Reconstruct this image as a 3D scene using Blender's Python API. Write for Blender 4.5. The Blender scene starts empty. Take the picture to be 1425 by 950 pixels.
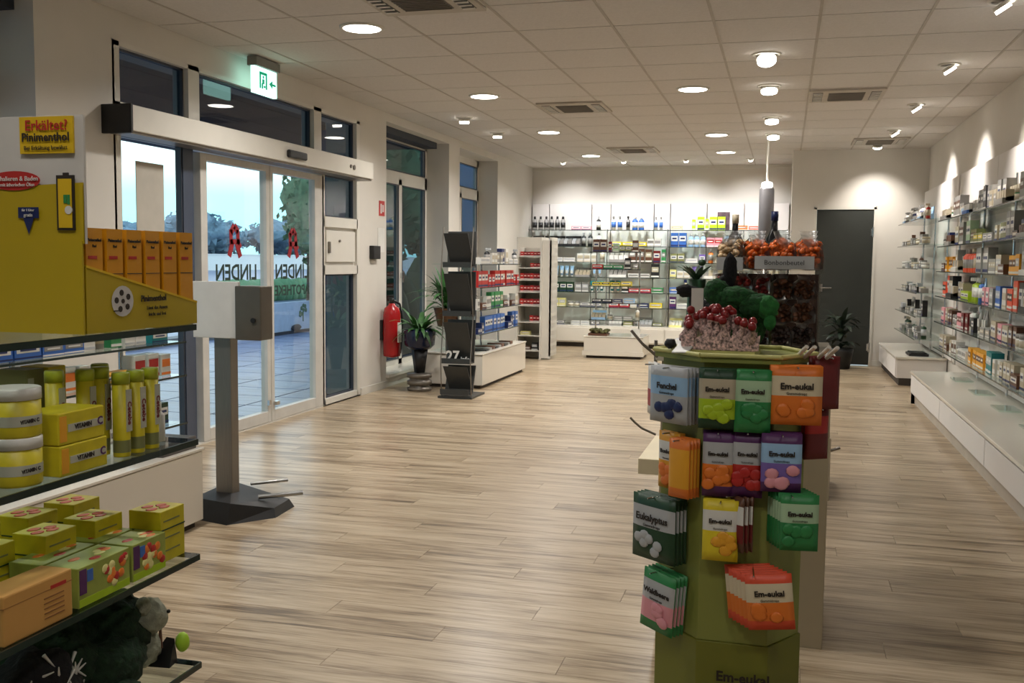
import bpy, bmesh, math, random
from mathutils import Vector, Matrix, Euler, noise
R=math.radians; PI=math.pi
rnd=random.Random(7)
S=bpy.context.scene; COL=S.collection
# ------------------------------------------------------------------ camera
f_px=1385.3; yaw=.26529; pit=.081106; rol=.010566
cy,sy=math.cos(yaw),math.sin(yaw)
fw=Vector((-sy*math.cos(pit),cy*math.cos(pit),-math.sin(pit))); rt=Vector((cy,sy,0)); up=rt.cross(fw)
r2=rt*math.cos(rol)+up*math.sin(rol); u2=-rt*math.sin(rol)+up*math.cos(rol)
cam=bpy.data.cameras.new('camera'); cam.sensor_width=36; cam.lens=f_px/1425*36; cam.clip_end=500; cam.clip_start=.05
co=bpy.data.objects.new('camera',cam); COL.objects.link(co)
M=Matrix((r2,u2,-fw)).transposed().to_4x4(); M.translation=Vector((0,0,1.31)); co.matrix_world=M
S.camera=co
# ------------------------------------------------------------------ sky (overcast evening) and exposure
w=bpy.data.worlds.new('sky'); S.world=w; w.use_nodes=True; nt=w.node_tree
bg=nt.nodes['Background']; tc=nt.nodes.new('ShaderNodeTexCoord'); sx=nt.nodes.new('ShaderNodeSeparateXYZ')
cr=nt.nodes.new('ShaderNodeValToRGB'); e=cr.color_ramp.elements
e[0].position=0; e[0].color=(.40,.86,.92,1); e[1].position=1; e[1].color=(.5,.68,.86,1)
a=e.new(.06); a.color=(.45,.90,.95,1); a=e.new(.095); a.color=(.86,.98,1.0,1); a=e.new(.3); a.color=(.72,.86,1,1)
nt.links.new(tc.outputs['Generated'],sx.inputs[0]); nt.links.new(sx.outputs['Z'],cr.inputs[0]); nt.links.new(cr.outputs[0],bg.inputs[0])
bg.inputs[1].default_value=1.9
S.view_settings.view_transform='Standard'; S.view_settings.look='None'; S.view_settings.gamma=1; S.view_settings.use_curve_mapping=False
S.view_settings.exposure=0.0
DOWN_W=34; SPOT_W=50; WASH_W=105
# ------------------------------------------------------------------ materials
def lin(c):
    return tuple((x/255/12.92 if x/255<=.04045 else ((x/255+.055)/1.055)**2.4) for x in c)+(1,)
MATS={}
def mat(name,rgb,rough=.5,metal=0,spec=.5,vary=.06,scale=8,bump=0,emit=0,stretch=None):
    if name in MATS: return MATS[name]
    m=bpy.data.materials.new(name); m.use_nodes=True; n=m.node_tree; p=n.nodes['Principled BSDF']
    c=lin(rgb); p.inputs['Roughness'].default_value=rough; p.inputs['Metallic'].default_value=metal
    p.inputs['Specular IOR Level'].default_value=spec
    t=n.nodes.new('ShaderNodeTexCoord'); no=n.nodes.new('ShaderNodeTexNoise'); no.inputs['Scale'].default_value=scale; no.inputs['Detail'].default_value=3
    src=t.outputs['Object']
    if stretch:
        mp=n.nodes.new('ShaderNodeMapping'); mp.inputs['Scale'].default_value=stretch; n.links.new(src,mp.inputs[0]); src=mp.outputs[0]
    n.links.new(src,no.inputs['Vector'])
    r=n.nodes.new('ShaderNodeValToRGB'); r.color_ramp.elements[0].position=.3; r.color_ramp.elements[1].position=.7
    r.color_ramp.elements[0].color=tuple(x*(1-vary) for x in c[:3])+(1,); r.color_ramp.elements[1].color=tuple(min(1,x*(1+vary)) for x in c[:3])+(1,)
    n.links.new(no.outputs[0],r.inputs[0]); n.links.new(r.outputs[0],p.inputs['Base Color'])
    if bump:
        b=n.nodes.new('ShaderNodeBump'); b.inputs['Strength'].default_value=bump; b.inputs['Distance'].default_value=.01
        n.links.new(no.outputs[0],b.inputs['Height']); n.links.new(b.outputs[0],p.inputs['Normal'])
    if emit:
        p.inputs['Emission Color'].default_value=c; p.inputs['Emission Strength'].default_value=emit
    MATS[name]=m; return m
def glassmat(name,tint=(.92,.97,.95),rough=.02,ior=1.45,extra=0.0):
    m=bpy.data.materials.new(name); m.use_nodes=True; n=m.node_tree; n.nodes.clear()
    o=n.nodes.new('ShaderNodeOutputMaterial'); mx=n.nodes.new('ShaderNodeMixShader'); t=n.nodes.new('ShaderNodeBsdfTransparent'); g=n.nodes.new('ShaderNodeBsdfGlossy')
    fr=n.nodes.new('ShaderNodeFresnel'); fr.inputs[0].default_value=ior
    t.inputs[0].default_value=tint+(1,); g.inputs['Roughness'].default_value=rough
    ad=n.nodes.new('ShaderNodeMath'); ad.inputs[1].default_value=extra; n.links.new(fr.outputs[0],ad.inputs[0])
    ge=n.nodes.new('ShaderNodeNewGeometry'); inv=n.nodes.new('ShaderNodeMath'); inv.operation='SUBTRACT'; inv.inputs[0].default_value=1; n.links.new(ge.outputs['Backfacing'],inv.inputs[1])
    ml=n.nodes.new('ShaderNodeMath'); ml.operation='MULTIPLY'; n.links.new(ad.outputs[0],ml.inputs[0]); n.links.new(inv.outputs[0],ml.inputs[1]); ad=ml
    n.links.new(ad.outputs[0],mx.inputs[0]); n.links.new(t.outputs[0],mx.inputs[1]); n.links.new(g.outputs[0],mx.inputs[2]); n.links.new(mx.outputs[0],o.inputs[0])
    MATS[name]=m; return m
C={'white':(214,212,206),'cream':(214,200,170),'grey':(140,138,134),'silver':(176,178,180),'black':(28,28,30),'brown':(92,58,40),'red':(178,38,34),
'dark_red':(110,26,28),'pink':(222,150,160),'orange':(226,120,40),'amber':(226,160,40),'yellow':(222,200,40),'lime':(168,196,30),'green':(44,130,70),
'dark_green':(24,62,36),'teal':(20,120,124),'blue':(56,104,182),'navy':(24,38,88),'pale_blue':(150,186,220),'violet':(120,96,170),'purple':(84,38,92),
'olive':(120,122,74),'beige':(184,172,148),'pale_green':(168,196,160),'coral':(224,84,52),'pale_yellow':(222,214,140)}
for k,v in C.items(): mat(k,v,.42)
M_wall=mat('wall paint',(206,201,192),.85,vary=.025,scale=2.5,bump=.04)
M_wallw=mat('panel white',(216,211,206),.55,vary=.02,scale=1.5)
M_ceil=mat('mineral tile',(200,195,190),.95,vary=.04,scale=60,bump=.12)
M_grid=mat('ceiling grid',(128,120,110),.7)
M_frame=mat('window frame white',(206,202,192),.4,vary=.02)
M_alu=mat('brushed steel',(150,150,148),.32,metal=.9,stretch=(60,60,1),scale=12,vary=.15)
M_dsteel=mat('dark steel',(128,122,114),.38,metal=.7,stretch=(80,80,1),scale=8,vary=.12)
M_chrome=mat('chrome',(200,200,200),.15,metal=1)
M_black=mat('black plastic',(22,22,23),.45)
M_lacq=mat('white lacquer',(218,212,200),.14,vary=.015,scale=2)
M_gasket=mat('dark gasket',(52,56,66),.5)
M_shadowgap=mat('shadow gap',(60,52,44),.7)
M_edge=mat('dark glass edge',(36,50,46),.2)
M_glass=glassmat('shelf glass',(.90,.96,.94))
M_pane=glassmat('window glass',(.93,.97,.97),extra=.02)
M_darkpane=glassmat('dim window glass',(.50,.57,.60),extra=.05)
M_lamp=mat('lamp white',(255,250,240),.5,emit=14)
M_lampdim=mat('lamp diffuser',(255,248,238),.5,emit=5)
M_rack=mat('charcoal metal',(62,62,60),.4,metal=.4,stretch=(4,4,60),scale=6)
M_yel=mat('yellow carton',(206,180,20),.5)
M_ink=mat('ink black',(38,30,24),.6)
M_redink=mat('ink red',(176,36,32),.55)
M_wood=None
def plank_mat():
    m=bpy.data.materials.new('bleached oak plank'); m.use_nodes=True; n=m.node_tree; p=n.nodes['Principled BSDF']; L=n.links.new
    g=n.nodes.new('ShaderNodeNewGeometry'); oi=n.nodes.new('ShaderNodeObjectInfo')
    ad=n.nodes.new('ShaderNodeMath'); L(g.outputs['Random Per Island'],ad.inputs[0]); L(oi.outputs['Random'],ad.inputs[1])
    cb=n.nodes.new('ShaderNodeCombineXYZ'); mu=n.nodes.new('ShaderNodeMath'); mu.operation='MULTIPLY'; mu.inputs[1].default_value=37; L(ad.outputs[0],mu.inputs[0]); L(mu.outputs[0],cb.inputs[2])
    va=n.nodes.new('ShaderNodeVectorMath'); L(g.outputs['Position'],va.inputs[0]); L(cb.outputs[0],va.inputs[1])
    mp=n.nodes.new('ShaderNodeMapping'); mp.inputs['Scale'].default_value=(.6,8,1); L(va.outputs[0],mp.inputs[0])
    n1=n.nodes.new('ShaderNodeTexNoise'); n1.inputs['Scale'].default_value=2.2; n1.inputs['Detail'].default_value=5; n1.inputs['Roughness'].default_value=.62; n1.inputs['Distortion'].default_value=.25; L(mp.outputs[0],n1.inputs['Vector'])
    mp2=n.nodes.new('ShaderNodeMapping'); mp2.inputs['Scale'].default_value=(2.2,40,1); L(va.outputs[0],mp2.inputs[0])
    n2=n.nodes.new('ShaderNodeTexNoise'); n2.inputs['Scale'].default_value=3; n2.inputs['Detail'].default_value=4; L(mp2.outputs[0],n2.inputs['Vector'])
    mx=n.nodes.new('ShaderNodeMath'); mx.operation='MULTIPLY_ADD'; mx.inputs[1].default_value=.35; L(n2.outputs[0],mx.inputs[0])
    m2=n.nodes.new('ShaderNodeMath'); m2.operation='MULTIPLY'; m2.inputs[1].default_value=.65; L(n1.outputs[0],m2.inputs[0]); L(m2.outputs[0],mx.inputs[2])
    fr=n.nodes.new('ShaderNodeMath'); fr.operation='FRACT'; L(ad.outputs[0],fr.inputs[0])
    m3=n.nodes.new('ShaderNodeMath'); m3.operation='MULTIPLY_ADD'; m3.inputs[1].default_value=.07; L(fr.outputs[0],m3.inputs[0]); L(mx.outputs[0],m3.inputs[2])
    r=n.nodes.new('ShaderNodeValToRGB'); el=r.color_ramp.elements; el[0].position=.36; el[0].color=lin((92,77,60)); el[1].position=.66; el[1].color=lin((190,173,147))
    q=el.new(.45); q.color=lin((132,113,88)); q=el.new(.53); q.color=lin((166,147,120))
    L(m3.outputs[0],r.inputs[0]); L(r.outputs[0],p.inputs['Base Color'])
    p.inputs['Roughness'].default_value=.30; p.inputs['Specular IOR Level'].default_value=.5
    b=n.nodes.new('ShaderNodeBump'); b.inputs['Strength'].default_value=.12; b.inputs['Distance'].default_value=.002; L(mx.outputs[0],b.inputs['Height']); L(b.outputs[0],p.inputs['Normal'])
    return m
M_plank=plank_mat()
# ------------------------------------------------------------------ helpers
def tag(o,label=None,cat=None,group=None,kind=None):
    if label: o['label']=label
    if cat: o['category']=cat
    if group: o['group']=group
    if kind: o['kind']=kind
    return o
def T(name,label,cat,loc=(0,0,0),rz=0,group=None):
    o=bpy.data.objects.new(name,None); COL.objects.link(o); o.location=loc; o.rotation_euler=(0,0,rz); o.empty_display_size=.05
    return tag(o,label,cat,group)
def worldloc(o):
    v=Vector((0,0,0))
    while o: v+=o.location; o=o.parent
    return v
class MB:
    """collects shapes, then links them as ONE mesh"""
    def __init__(s): s.v=[];s.f=[];s.m=[];s.sm=[]
    def add(s,vs,fs,mi=0,smooth=False):
        k=len(s.v); s.v+= [tuple(x) for x in vs]; s.f+=[tuple(i+k for i in f) for f in fs]; s.m+=[mi]*len(fs); s.sm+=[smooth]*len(fs); return s
    def box(s,x0,x1,y0,y1,z0,z1,mi=0):
        return s.add([(x,y,z) for z in (z0,z1) for y in (y0,y1) for x in (x0,x1)],[(0,2,3,1),(4,5,7,6),(0,1,5,4),(2,6,7,3),(0,4,6,2),(1,3,7,5)],mi)
    def lathe(s,cx,cy_,prof,n=12,mi=0,cap=True,smooth=True):
        vs=[];fs=[]
        for (r,z) in prof:
            for i in range(n): a=2*PI*i/n; vs.append((cx+r*math.cos(a),cy_+r*math.sin(a),z))
        for j in range(len(prof)-1):
            for i in range(n): fs.append((j*n+i,j*n+(i+1)%n,(j+1)*n+(i+1)%n,(j+1)*n+i))
        s.add(vs,fs,mi,smooth)
        if cap:
            k=len(s.v)-len(vs); s.f.append(tuple(k+i for i in reversed(range(n)))); s.f.append(tuple(k+(len(prof)-1)*n+i for i in range(n))); s.m+=[mi,mi]; s.sm+=[False,False]
        return s
    def rod(s,p,q,r,n=8,mi=0,r2=None):
        p=Vector(p);q=Vector(q); d=(q-p).normalized(); a=d.orthogonal().normalized(); b=d.cross(a); r2=r if r2 is None else r2
        vs=[p+(a*math.cos(2*PI*i/n)+b*math.sin(2*PI*i/n))*r for i in range(n)]+[q+(a*math.cos(2*PI*i/n)+b*math.sin(2*PI*i/n))*r2 for i in range(n)]
        fs=[(i,(i+1)%n,n+(i+1)%n,n+i) for i in range(n)]
        s.add(vs,fs,mi,True); s.add(vs,[tuple(reversed(range(n))),tuple(range(n,2*n))],mi); return s
    def tube(s,pts,r,n=8,mi=0):
        for a,b in zip(pts,pts[1:]): s.rod(a,b,r,n,mi)
        return s
    def prism(s,pts,z0,z1,mi=0):
        n=len(pts); vs=[(x,y,z0) for x,y in pts]+[(x,y,z1) for x,y in pts]
        return s.add(vs,[tuple(reversed(range(n))),tuple(range(n,2*n))]+[(i,(i+1)%n,n+(i+1)%n,n+i) for i in range(n)],mi)
    def prismx(s,pts,x0,x1,mi=0): # pts in (y,z)
        n=len(pts); vs=[(x0,y,z) for y,z in pts]+[(x1,y,z) for y,z in pts]
        return s.add(vs,[tuple(reversed(range(n))),tuple(range(n,2*n))]+[(i,(i+1)%n,n+(i+1)%n,n+i) for i in range(n)],mi)
    def blob(s,c,rad,mi=0,seed=0,amp=.12,u=14,v=9,fr=3):
        vs=[];fs=[]
        for j in range(v+1):
            th=PI*j/v
            for i in range(u):
                ph=2*PI*i/u; d=Vector((math.sin(th)*math.cos(ph),math.sin(th)*math.sin(ph),math.cos(th)))
                k=1+amp*noise.noise(d*fr+Vector((seed*3.1,seed,0)))
                vs.append((c[0]+d.x*rad[0]*k,c[1]+d.y*rad[1]*k,c[2]+d.z*rad[2]*k))
        for j in range(v):
            for i in range(u): fs.append((j*u+i,(j+1)*u+i,(j+1)*u+(i+1)%u,j*u+(i+1)%u))
        return s.add(vs,fs,mi,True)
    def mesh(s,name,mats,off=(0,0,0),bev=0):
        me=bpy.data.meshes.new(name); ox,oy,oz=off
        me.from_pydata([(x-ox,y-oy,z-oz) for x,y,z in s.v],[],s.f)
        for m in (mats if isinstance(mats,(list,tuple)) else [mats]): me.materials.append(m)
        me.polygons.foreach_set('material_index',s.m); me.polygons.foreach_set('use_smooth',s.sm)
        bm=bmesh.new(); bm.from_mesh(me); bmesh.ops.recalc_face_normals(bm,faces=bm.faces); bm.to_mesh(me); bm.free()
        me.update(); return me
    def build(s,name,mats,parent=None,bevel=0,local=False):
        off=(0,0,0)
        if parent is not None and not local: off=worldloc(parent)
        me=s.mesh(name,mats,off); o=bpy.data.objects.new(name,me); COL.objects.link(o)
        if parent is not None: o.parent=parent
        if bevel: b=o.modifiers.new('bevel','BEVEL'); b.width=bevel; b.segments=2; b.limit_method='ANGLE'
        return o
def link(name,me,parent=None,loc=(0,0,0),rot=(0,0,0)):
    o=bpy.data.objects.new(name,me); COL.objects.link(o); o.parent=parent; o.location=loc; o.rotation_euler=rot; return o
TXT={}
def text(s,size,m,parent,loc,rot,align='CENTER',ext=.0004,name='lettering',sx=1,bold=0):
    k=(s,size,m.name,align,ext,bold)
    if k not in TXT:
        cu=bpy.data.curves.new(name,'FONT'); cu.body=s; cu.size=size; cu.align_x=align; cu.align_y='CENTER'; cu.extrude=ext; cu.offset=bold; cu.resolution_u=2; cu.materials.append(m)
        tmp=bpy.data.objects.new('tmp',cu); COL.objects.link(tmp); dg=bpy.context.evaluated_depsgraph_get(); me=bpy.data.meshes.new_from_object(tmp.evaluated_get(dg),depsgraph=dg)
        bpy.data.objects.remove(tmp); bpy.data.curves.remove(cu); me.name=name; TXT[k]=me
    o=bpy.data.objects.new(name,TXT[k]); COL.objects.link(o); o.parent=parent; o.location=loc; o.rotation_euler=rot; o.scale=(sx,1,1); return o
FRONT=(PI/2,0,0); RIGHTF=(PI/2,0,PI/2)   # facing -y, facing +x
def struct(name,mb,m,parent=None,bevel=0):
    o=mb.build(name,m,parent,bevel)
    if parent is None: o['kind']='structure'
    return o
def dup(root,loc,rz=None,label=None,group=None):
    r=root.copy(); COL.objects.link(r); r.location=loc
    if rz is not None: r.rotation_euler=(0,0,rz)
    if label: r['label']=label
    if group: r['group']=group
    for ch in list(root.children):
        c=ch.copy(); COL.objects.link(c); c.parent=r
        for g in ch.children: d=g.copy(); COL.objects.link(d); d.parent=c
    return r
# ================================================================== ROOM SHELL
XL,XR,YB,YD,HC=-3.9,1.73,15.5,13.6,2.775
# floor: slab + planks
fl=struct('floor',MB().box(-4.3,XR+.2,-2.2,YB+.2,-.12,-.004),mat('floor joint',(96,80,62),.7))
PW,PLN=.147,1.22
row=0; y=-2.0; far=MB(); pm={}
def plank_mesh(L):
    L=round(L,2)
    if L not in pm:
        pm[L]=MB().box(0.0008,L-.0008,.0006,PW-.0006,-.006,0).mesh('plank',M_plank)
    return pm[L]
cnt=0
while y<YB:
    x=-4.2+ -((row*.47)%PLN)
    while x<XR:
        x0=max(x,-4.2); x1=min(x+PLN,XR)
        if x1-x0>.03:
            if 2.6<y<8.2 and x1>-3.9 and cnt<296:
                o=link('plank',plank_mesh(x1-x0),fl,(x0,y,.001)); cnt+=1
            else: far.box(x0+.0008,x1-.0008,y+.0006,min(y+PW,YB)-.0006,-.005,.001)
        x+=PLN
    y+=PW; row+=1
fo=far.build('plank_field',M_plank,fl); fo['kind']='stuff'
# ceiling
ce=struct('ceiling',MB().box(-4.3,XR+.2,-2.2,YB+.2,HC+.02,HC+.12),M_grid)
GX,GY,PX,PY=.16,6.29,.62,.645
tile=MB().box(.006,PX-.006,.006,PY-.006,HC,HC+.018).mesh('ceiling_tile',M_ceil)
tf=MB(); vents={}
xs=[GX+PX*i for i in range(-7,3)]
for j in range(-13,15):
    yy=GY+PY*j
    for xx in xs:
        x0,x1=max(xx,XL),min(xx+PX,XR); y1=min(yy+PY,YB)
        if x1-x0<.05 or y1-yy<.05: continue
        if x1-x0>PX-.01 and y1-yy>PY-.01 and yy>3.3: link('ceiling_tile',tile,ce,(xx,yy,0))
        elif yy>3.3: MB().box(x0+.006,x1-.006,yy+.006,y1-.006,HC,HC+.018).build('ceiling_tile',M_ceil,ce)
        else: tf.box(x0+.006,x1-.006,yy+.006,y1-.006,HC,HC+.018)
o=tf.build('ceiling_tile_field',M_ceil,ce); o['kind']='stuff'
gr=MB()
for xx in xs+[xs[-1]+PX]:
    if XL<xx<XR: gr.box(xx-.009,xx+.009,-2.1,YB,HC-.003,HC+.004)
o=gr.build('grid_rail',mat('grid rail paint',(168,160,150),.6),ce)
# left wall with openings (thickness .35)
TL=-4.25
wl=MB()
def wseg(y0,y1,z0,z1,x0=TL,x1=XL): wl.box(x0,x1,y0,y1,z0,z1)
wseg(-2.2,1.2,0,HC+.02); wseg(1.2,4.56,2.69,HC+.02); wseg(1.2,4.56,0,.16); wseg(4.56,5.22,0,HC+.02); wseg(5.22,8.80,2.60,HC+.02)
wseg(8.80,9.45,0,HC+.02); wseg(9.45,11.40,2.69,HC+.02); wseg(9.45,11.40,-.1,.10); wseg(11.40,11.81,0,HC+.02); wseg(11.81,13.50,2.69,HC+.02); wseg(11.81,13.5,-.1,.10); wseg(13.5,YB+.2,0,HC+.02)
struct('wall_left',wl,M_wall)
struct('wall_back',MB().box(-4.25,.07,YB,YB+.2,0,HC+.02).box(.07,.2,YD+.12,YB+.2,0,HC+.02),M_wall)
wd=MB().box(.07,.36,YD,YD+.12,0,HC+.02).box(.36,1.12,YD,YD+.12,2.05,HC+.02).box(1.12,XR+.2,YD,YD+.12,0,HC+.02)
struct('wall_end',wd,M_wall)
struct('wall_right',MB().box(XR,XR+.2,-2.2,YD,0,HC+.02),M_wall)
struct('wall_rear',MB().box(-4.25,XR+.2,-2.4,-2.2,0,HC+.02),M_wall)
struct('baseboard_left',MB().box(XL,XL+.015,8.80,9.45,0,.07).box(XL,XL+.015,11.40,11.81,0,.07).box(XL,XL+.015,13.5,YB,0,.07).box(XL,XL+.015,4.56,5.2,0,.07),M_frame)
struct('baseboard_end',MB().box(.07,.36,YD-.015,YD,0,.07).box(1.12,1.72,YD-.015,YD,0,.07),M_frame)
struct('trim_1',MB().box(-3.9,.07,YB-.03,YB,HC-.05,HC-.001),M_frame)
# end wall door
d=struct('door_2',MB().box(.36,.39,YD-.02,YD+.1,0,2.04).box(1.09,1.12,YD-.02,YD+.1,0,2.04).box(.36,1.12,YD-.02,YD+.1,2.01,2.05),M_frame)
MB().box(.392,1.088,YD-.005,YD+.04,.01,2.008).build('door_leaf',mat('anthracite door',(44,47,43),.42,vary=.05),d)
h=MB().rod((.47,YD-.005,1.0),(.47,YD-.06,1.0),.009).rod((.47,YD-.055,1.0),(.60,YD-.055,1.0),.009).box(.45,.49,YD-.012,YD-.004,.95,1.05)
h.build('door_handle',M_chrome,d)
for z in (.24,1.72): MB().rod((1.085,YD-.015,z-.06),(1.085,YD-.015,z+.06),.014).box(1.06,1.115,YD-.014,YD-.006,z-.045,z+.045).build('hinge',M_chrome,d)
# windows in the alcoves of the left wall
def alcove_window(name,y0,y1,ym,z0=.10):
    X0,X1=-4.24,-4.18
    t=MB().box(X0,X1,y0,y0+.07,z0,2.69).box(X0,X1,y1-.07,y1,z0,2.69).box(X0,X1,y0,y1,2.60,2.69).box(X0,X1,y0,y1,2.14,2.28).box(X0,X1,y0,y1,z0,z0+.09)
    t.box(X0,X1,ym-.05,ym+.05,z0,2.2)
    o=struct(name,t,M_frame)
    for a,b in ((y0+.07,ym-.05),(ym+.05,y1-.07)):
        MB().box(-4.212,-4.204,a,b,z0+.09,2.14).build('window_pane',M_darkpane,o)
        g=MB().box(X1-.005,X1+.004,a,a+.015,z0+.09,2.14).box(X1-.005,X1+.004,b-.015,b,z0+.09,2.14).box(X1-.005,X1+.004,a,b,z0+.09,z0+.105).box(X1-.005,X1+.004,a,b,2.125,2.14); g.build('gasket',M_gasket,o)
    MB().box(-4.212,-4.204,y0+.07,y1-.07,2.28,2.60).build('window_pane',M_darkpane,o)
    MB().box(X1-.005,X1+.004,y0+.07,y1-.07,2.28,2.295).box(X1-.005,X1+.004,y0+.07,y1-.07,2.585,2.60).box(X1-.005,X1+.004,y1-.085,y1-.07,2.28,2.6).build('gasket',M_gasket,o)
    MB().rod((X1+.03,ym+.02,1.05),(X1+.03,ym+.02,1.18),.008).box(X1,X1+.03,ym+.005,ym+.035,1.1,1.16).build('window_handle',M_chrome,o)
    MB().box(-4.18,XL+.03,y0,y1,z0,z0+.03).build('window_sill',M_lacq,o)
    return o
alcove_window('window_1',9.45,11.40,10.54); alcove_window('window_2',11.81,13.50,12.7); alcove_window('window_3',1.2,4.56,2.9,.16)
# ------------------------------------------------------------------ entrance front (structure door_1)
X0,X1=-4.02,-3.9
fr=MB().box(X0,X1,5.2,5.27,0,2.60).box(X0,X1,8.73,8.80,0,2.60).box(X0,X1,5.2,8.8,2.57,2.60).box(X0,X1,5.2,8.8,2.05,2.24)
fr.box(X0,X1,5.99,6.12,2.2,2.6).box(X0,X1,7.85,7.99,2.2,2.6).box(X0,X1,8.0,8.05,0,2.1)
fr.box(X0,X1,8.03,8.75,0,.06).box(X0,X1,5.2,6.0,0,.06).box(X0,X1,8.03,8.75,1.59,1.68).box(X0,X1,8.03,8.75,1.17,1.25).box(X0,X1,5.2,8.8,-.02,.012)
d1=struct('door_1',fr,M_frame)
def pane(y0,y1,z0,z1,m=M_pane,x=-3.96,nm='glass_pane',g=.014):
    o=MB().box(x-.004,x+.004,y0,y1,z0,z1).build(nm,m,d1)
    q=MB()
    for a,b,c,e_ in ((y0,y0+g,z0,z1),(y1-g,y1,z0,z1),(y0,y1,z0,z0+g),(y0,y1,z1-g,z1)): q.box(x-.02,x+.022,a,b,c,e_)
    s=q.build('gasket',M_gasket,o); return o
pane(5.27,5.99,2.24,2.57,M_darkpane); pane(6.12,7.85,2.24,2.57,M_darkpane); pane(7.99,8.73,2.24,2.57,M_darkpane)
pane(5.27,5.96,.06,2.06)
pane(8.05,8.73,.06,1.17,M_darkpane); pane(8.05,8.73,1.68,2.05,M_darkpane)
MB().box(-3.97,-3.93,8.05,8.73,1.25,1.59).build('white_panel',M_frame,d1)
MB().box(-3.928,-3.905,8.09,8.70,1.28,1.56).build('panel_door',M_frame,d1,.003)
MB().box(-3.905,-3.89,8.12,8.15,1.36,1.46).rod((-3.91,8.35,1.47),(-3.89,8.35,1.47),.012).build('panel_latch',M_dsteel,d1)
MB().box(-3.99,-3.93,5.96,6.08,0,2.08).build('dark_post',mat('dark post',(60,70,88),.35),d1)
def sliding_leaf(y0,y1,x,l0=.08,l1=.05):
    q=MB().box(x-.03,x+.03,y0,y0+l0,.014,2.03).box(x-.03,x+.03,y1-l1,y1,.014,2.03).box(x-.03,x+.03,y0+l0,y1-l1,.014,.10).box(x-.03,x+.03,y0+l0,y1-l1,1.98,2.03)
    o=q.build('sliding_leaf',mat('leaf aluminium',(196,193,186),.35),d1,.003)
    MB().box(x-.004,x+.004,y0+l0,y1-l1,.10,1.98).build('leaf_glass',M_pane,o)
    return o
LX=-3.93
s1=sliding_leaf(6.12,7.075,LX); s2=sliding_leaf(7.085,8.03,LX,.05,.17)
# film lettering and pharmacy signs on the sliding leaves (read mirrored from inside)
MR=mat('pharmacy red',(150,20,34),.5); MFilm=mat('film dark green',(30,52,44),.6)
def sign_a(parent,y,z):
    # gothic-style red A built of slanted strokes
    q=MB(); xx0,xx1=LX+.005,LX+.009
    def bar(a,b,t):
        a=Vector((0,)+a);b=Vector((0,)+b); dd=(b-a).normalized(); nn=Vector((0,-dd.z,dd.y))*t/2
        p=[a+nn,b+nn,b-nn,a-nn]; q.prismx([(v.y,v.z) for v in p],xx0,xx1)
    bar((y-.05,z+.06),(y,z+.115),.05); bar((y,z+.115),(y+.05,z+.07),.05); bar((y-.05,z+.085),(y-.045,z-.02),.042); bar((y+.045,z+.085),(y+.05,z-.02),.042)
    bar((y-.06,z-.005),(y+.075,z+.0),.036); bar((y-.03,z-.01),(y-.075,z-.11),.05); bar((y+.03,z-.01),(y+.08,z-.115),.05); bar((y+.05,z),(y+.09,z-.04),.03)
    o=q.build('pharmacy_sign',MR,parent); o['label']='dark red stylised letter A'
sign_a(s1,6.59,1.43); sign_a(s2,7.50,1.43)
def mirror_text(s,size,y,z,parent,m,sx=1):
    o=text(s,size,m,parent,(LX+.006,y,z),(PI/2,0,-PI/2),ext=.0006,bold=size*.02,sx=sx); return o
mirror_text('LINDEN',.165,6.62,1.195,s1,MFilm,1.0); mirror_text('LINDEN',.165,7.49,1.195,s2,MFilm,1.0)
mirror_text('APOTHEKE',.115,6.62,1.045,s1,MFilm,1.05); mirror_text('APOTHEKE',.115,7.49,1.045,s2,MFilm,1.05)
MB().box(LX+.03,LX+.05,7.01,7.05,.15,.19).box(LX+.03,LX+.06,7.11,7.16,.14,.17).build('floor_bolt',M_chrome,s1)
# grey notice on the fixed pane
MB().box(-3.955,-3.951,5.48,5.77,1.46,1.91).build('paper_notice',mat('notice back',(176,170,158),.7),d1)
# operator housing over the doors
t=T('door_operator','long white automatic door drive box above the entrance doors','door drive',(-3.8,6.9,2.04))
MB().box(-3.9,-3.70,5.112,8.66,2.045,2.195).build('housing',M_frame,t,.006)
o=MB().box(-3.9,-3.695,5.09,5.111,2.03,2.20).build('end_cap',M_black,t,.004); o['label']='black end cap'
MB().box(-3.7,-3.67,6.98,7.28,2.08,2.14).build('motion_sensor',M_black,t,.012)
MB().rod((-3.705,8.15,2.12),(-3.69,8.15,2.12),.016).rod((-3.705,8.22,2.115),(-3.69,8.22,2.115),.022).build('key_switch',M_dsteel,t)
MB().box(-3.86,-3.72,5.12,8.66,2.03,2.045).build('guide_rail',M_dsteel,t)
# exit sign
t=T('exit_sign','lit green and white emergency exit sign under the ceiling above the entrance','sign',(-3.76,6.75,2.50))
MB().box(-3.80,-3.72,6.58,6.93,2.70,2.765).build('housing',mat('sign housing',(126,124,118),.5),t,.004)
MB().box(-3.775,-3.745,6.59,6.92,2.51,2.70).build('lit_panel',mat('sign light',(190,250,236),.4,emit=2.2),t)
g=mat('sign green',(0,150,110),.4,emit=.7)
q=MB().box(-3.744,-3.742,6.66,6.68,2.55,2.67).box(-3.744,-3.742,6.66,6.77,2.65,2.67).box(-3.744,-3.742,6.75,6.77,2.55,2.67)
q.rod((-3.743,6.715,2.635),(-3.742,6.715,2.635),.012).box(-3.744,-3.742,6.70,6.73,2.585,2.62).box(-3.744,-3.742,6.69,6.71,2.55,2.59).box(-3.744,-3.742,6.72,6.745,2.56,2.575)
q.prismx([(6.80,2.60),(6.85,2.57),(6.85,2.63)],-3.744,-3.742).box(-3.744,-3.742,6.85,6.90,2.592,2.608); q.build('pictogram',g,t)
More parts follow.
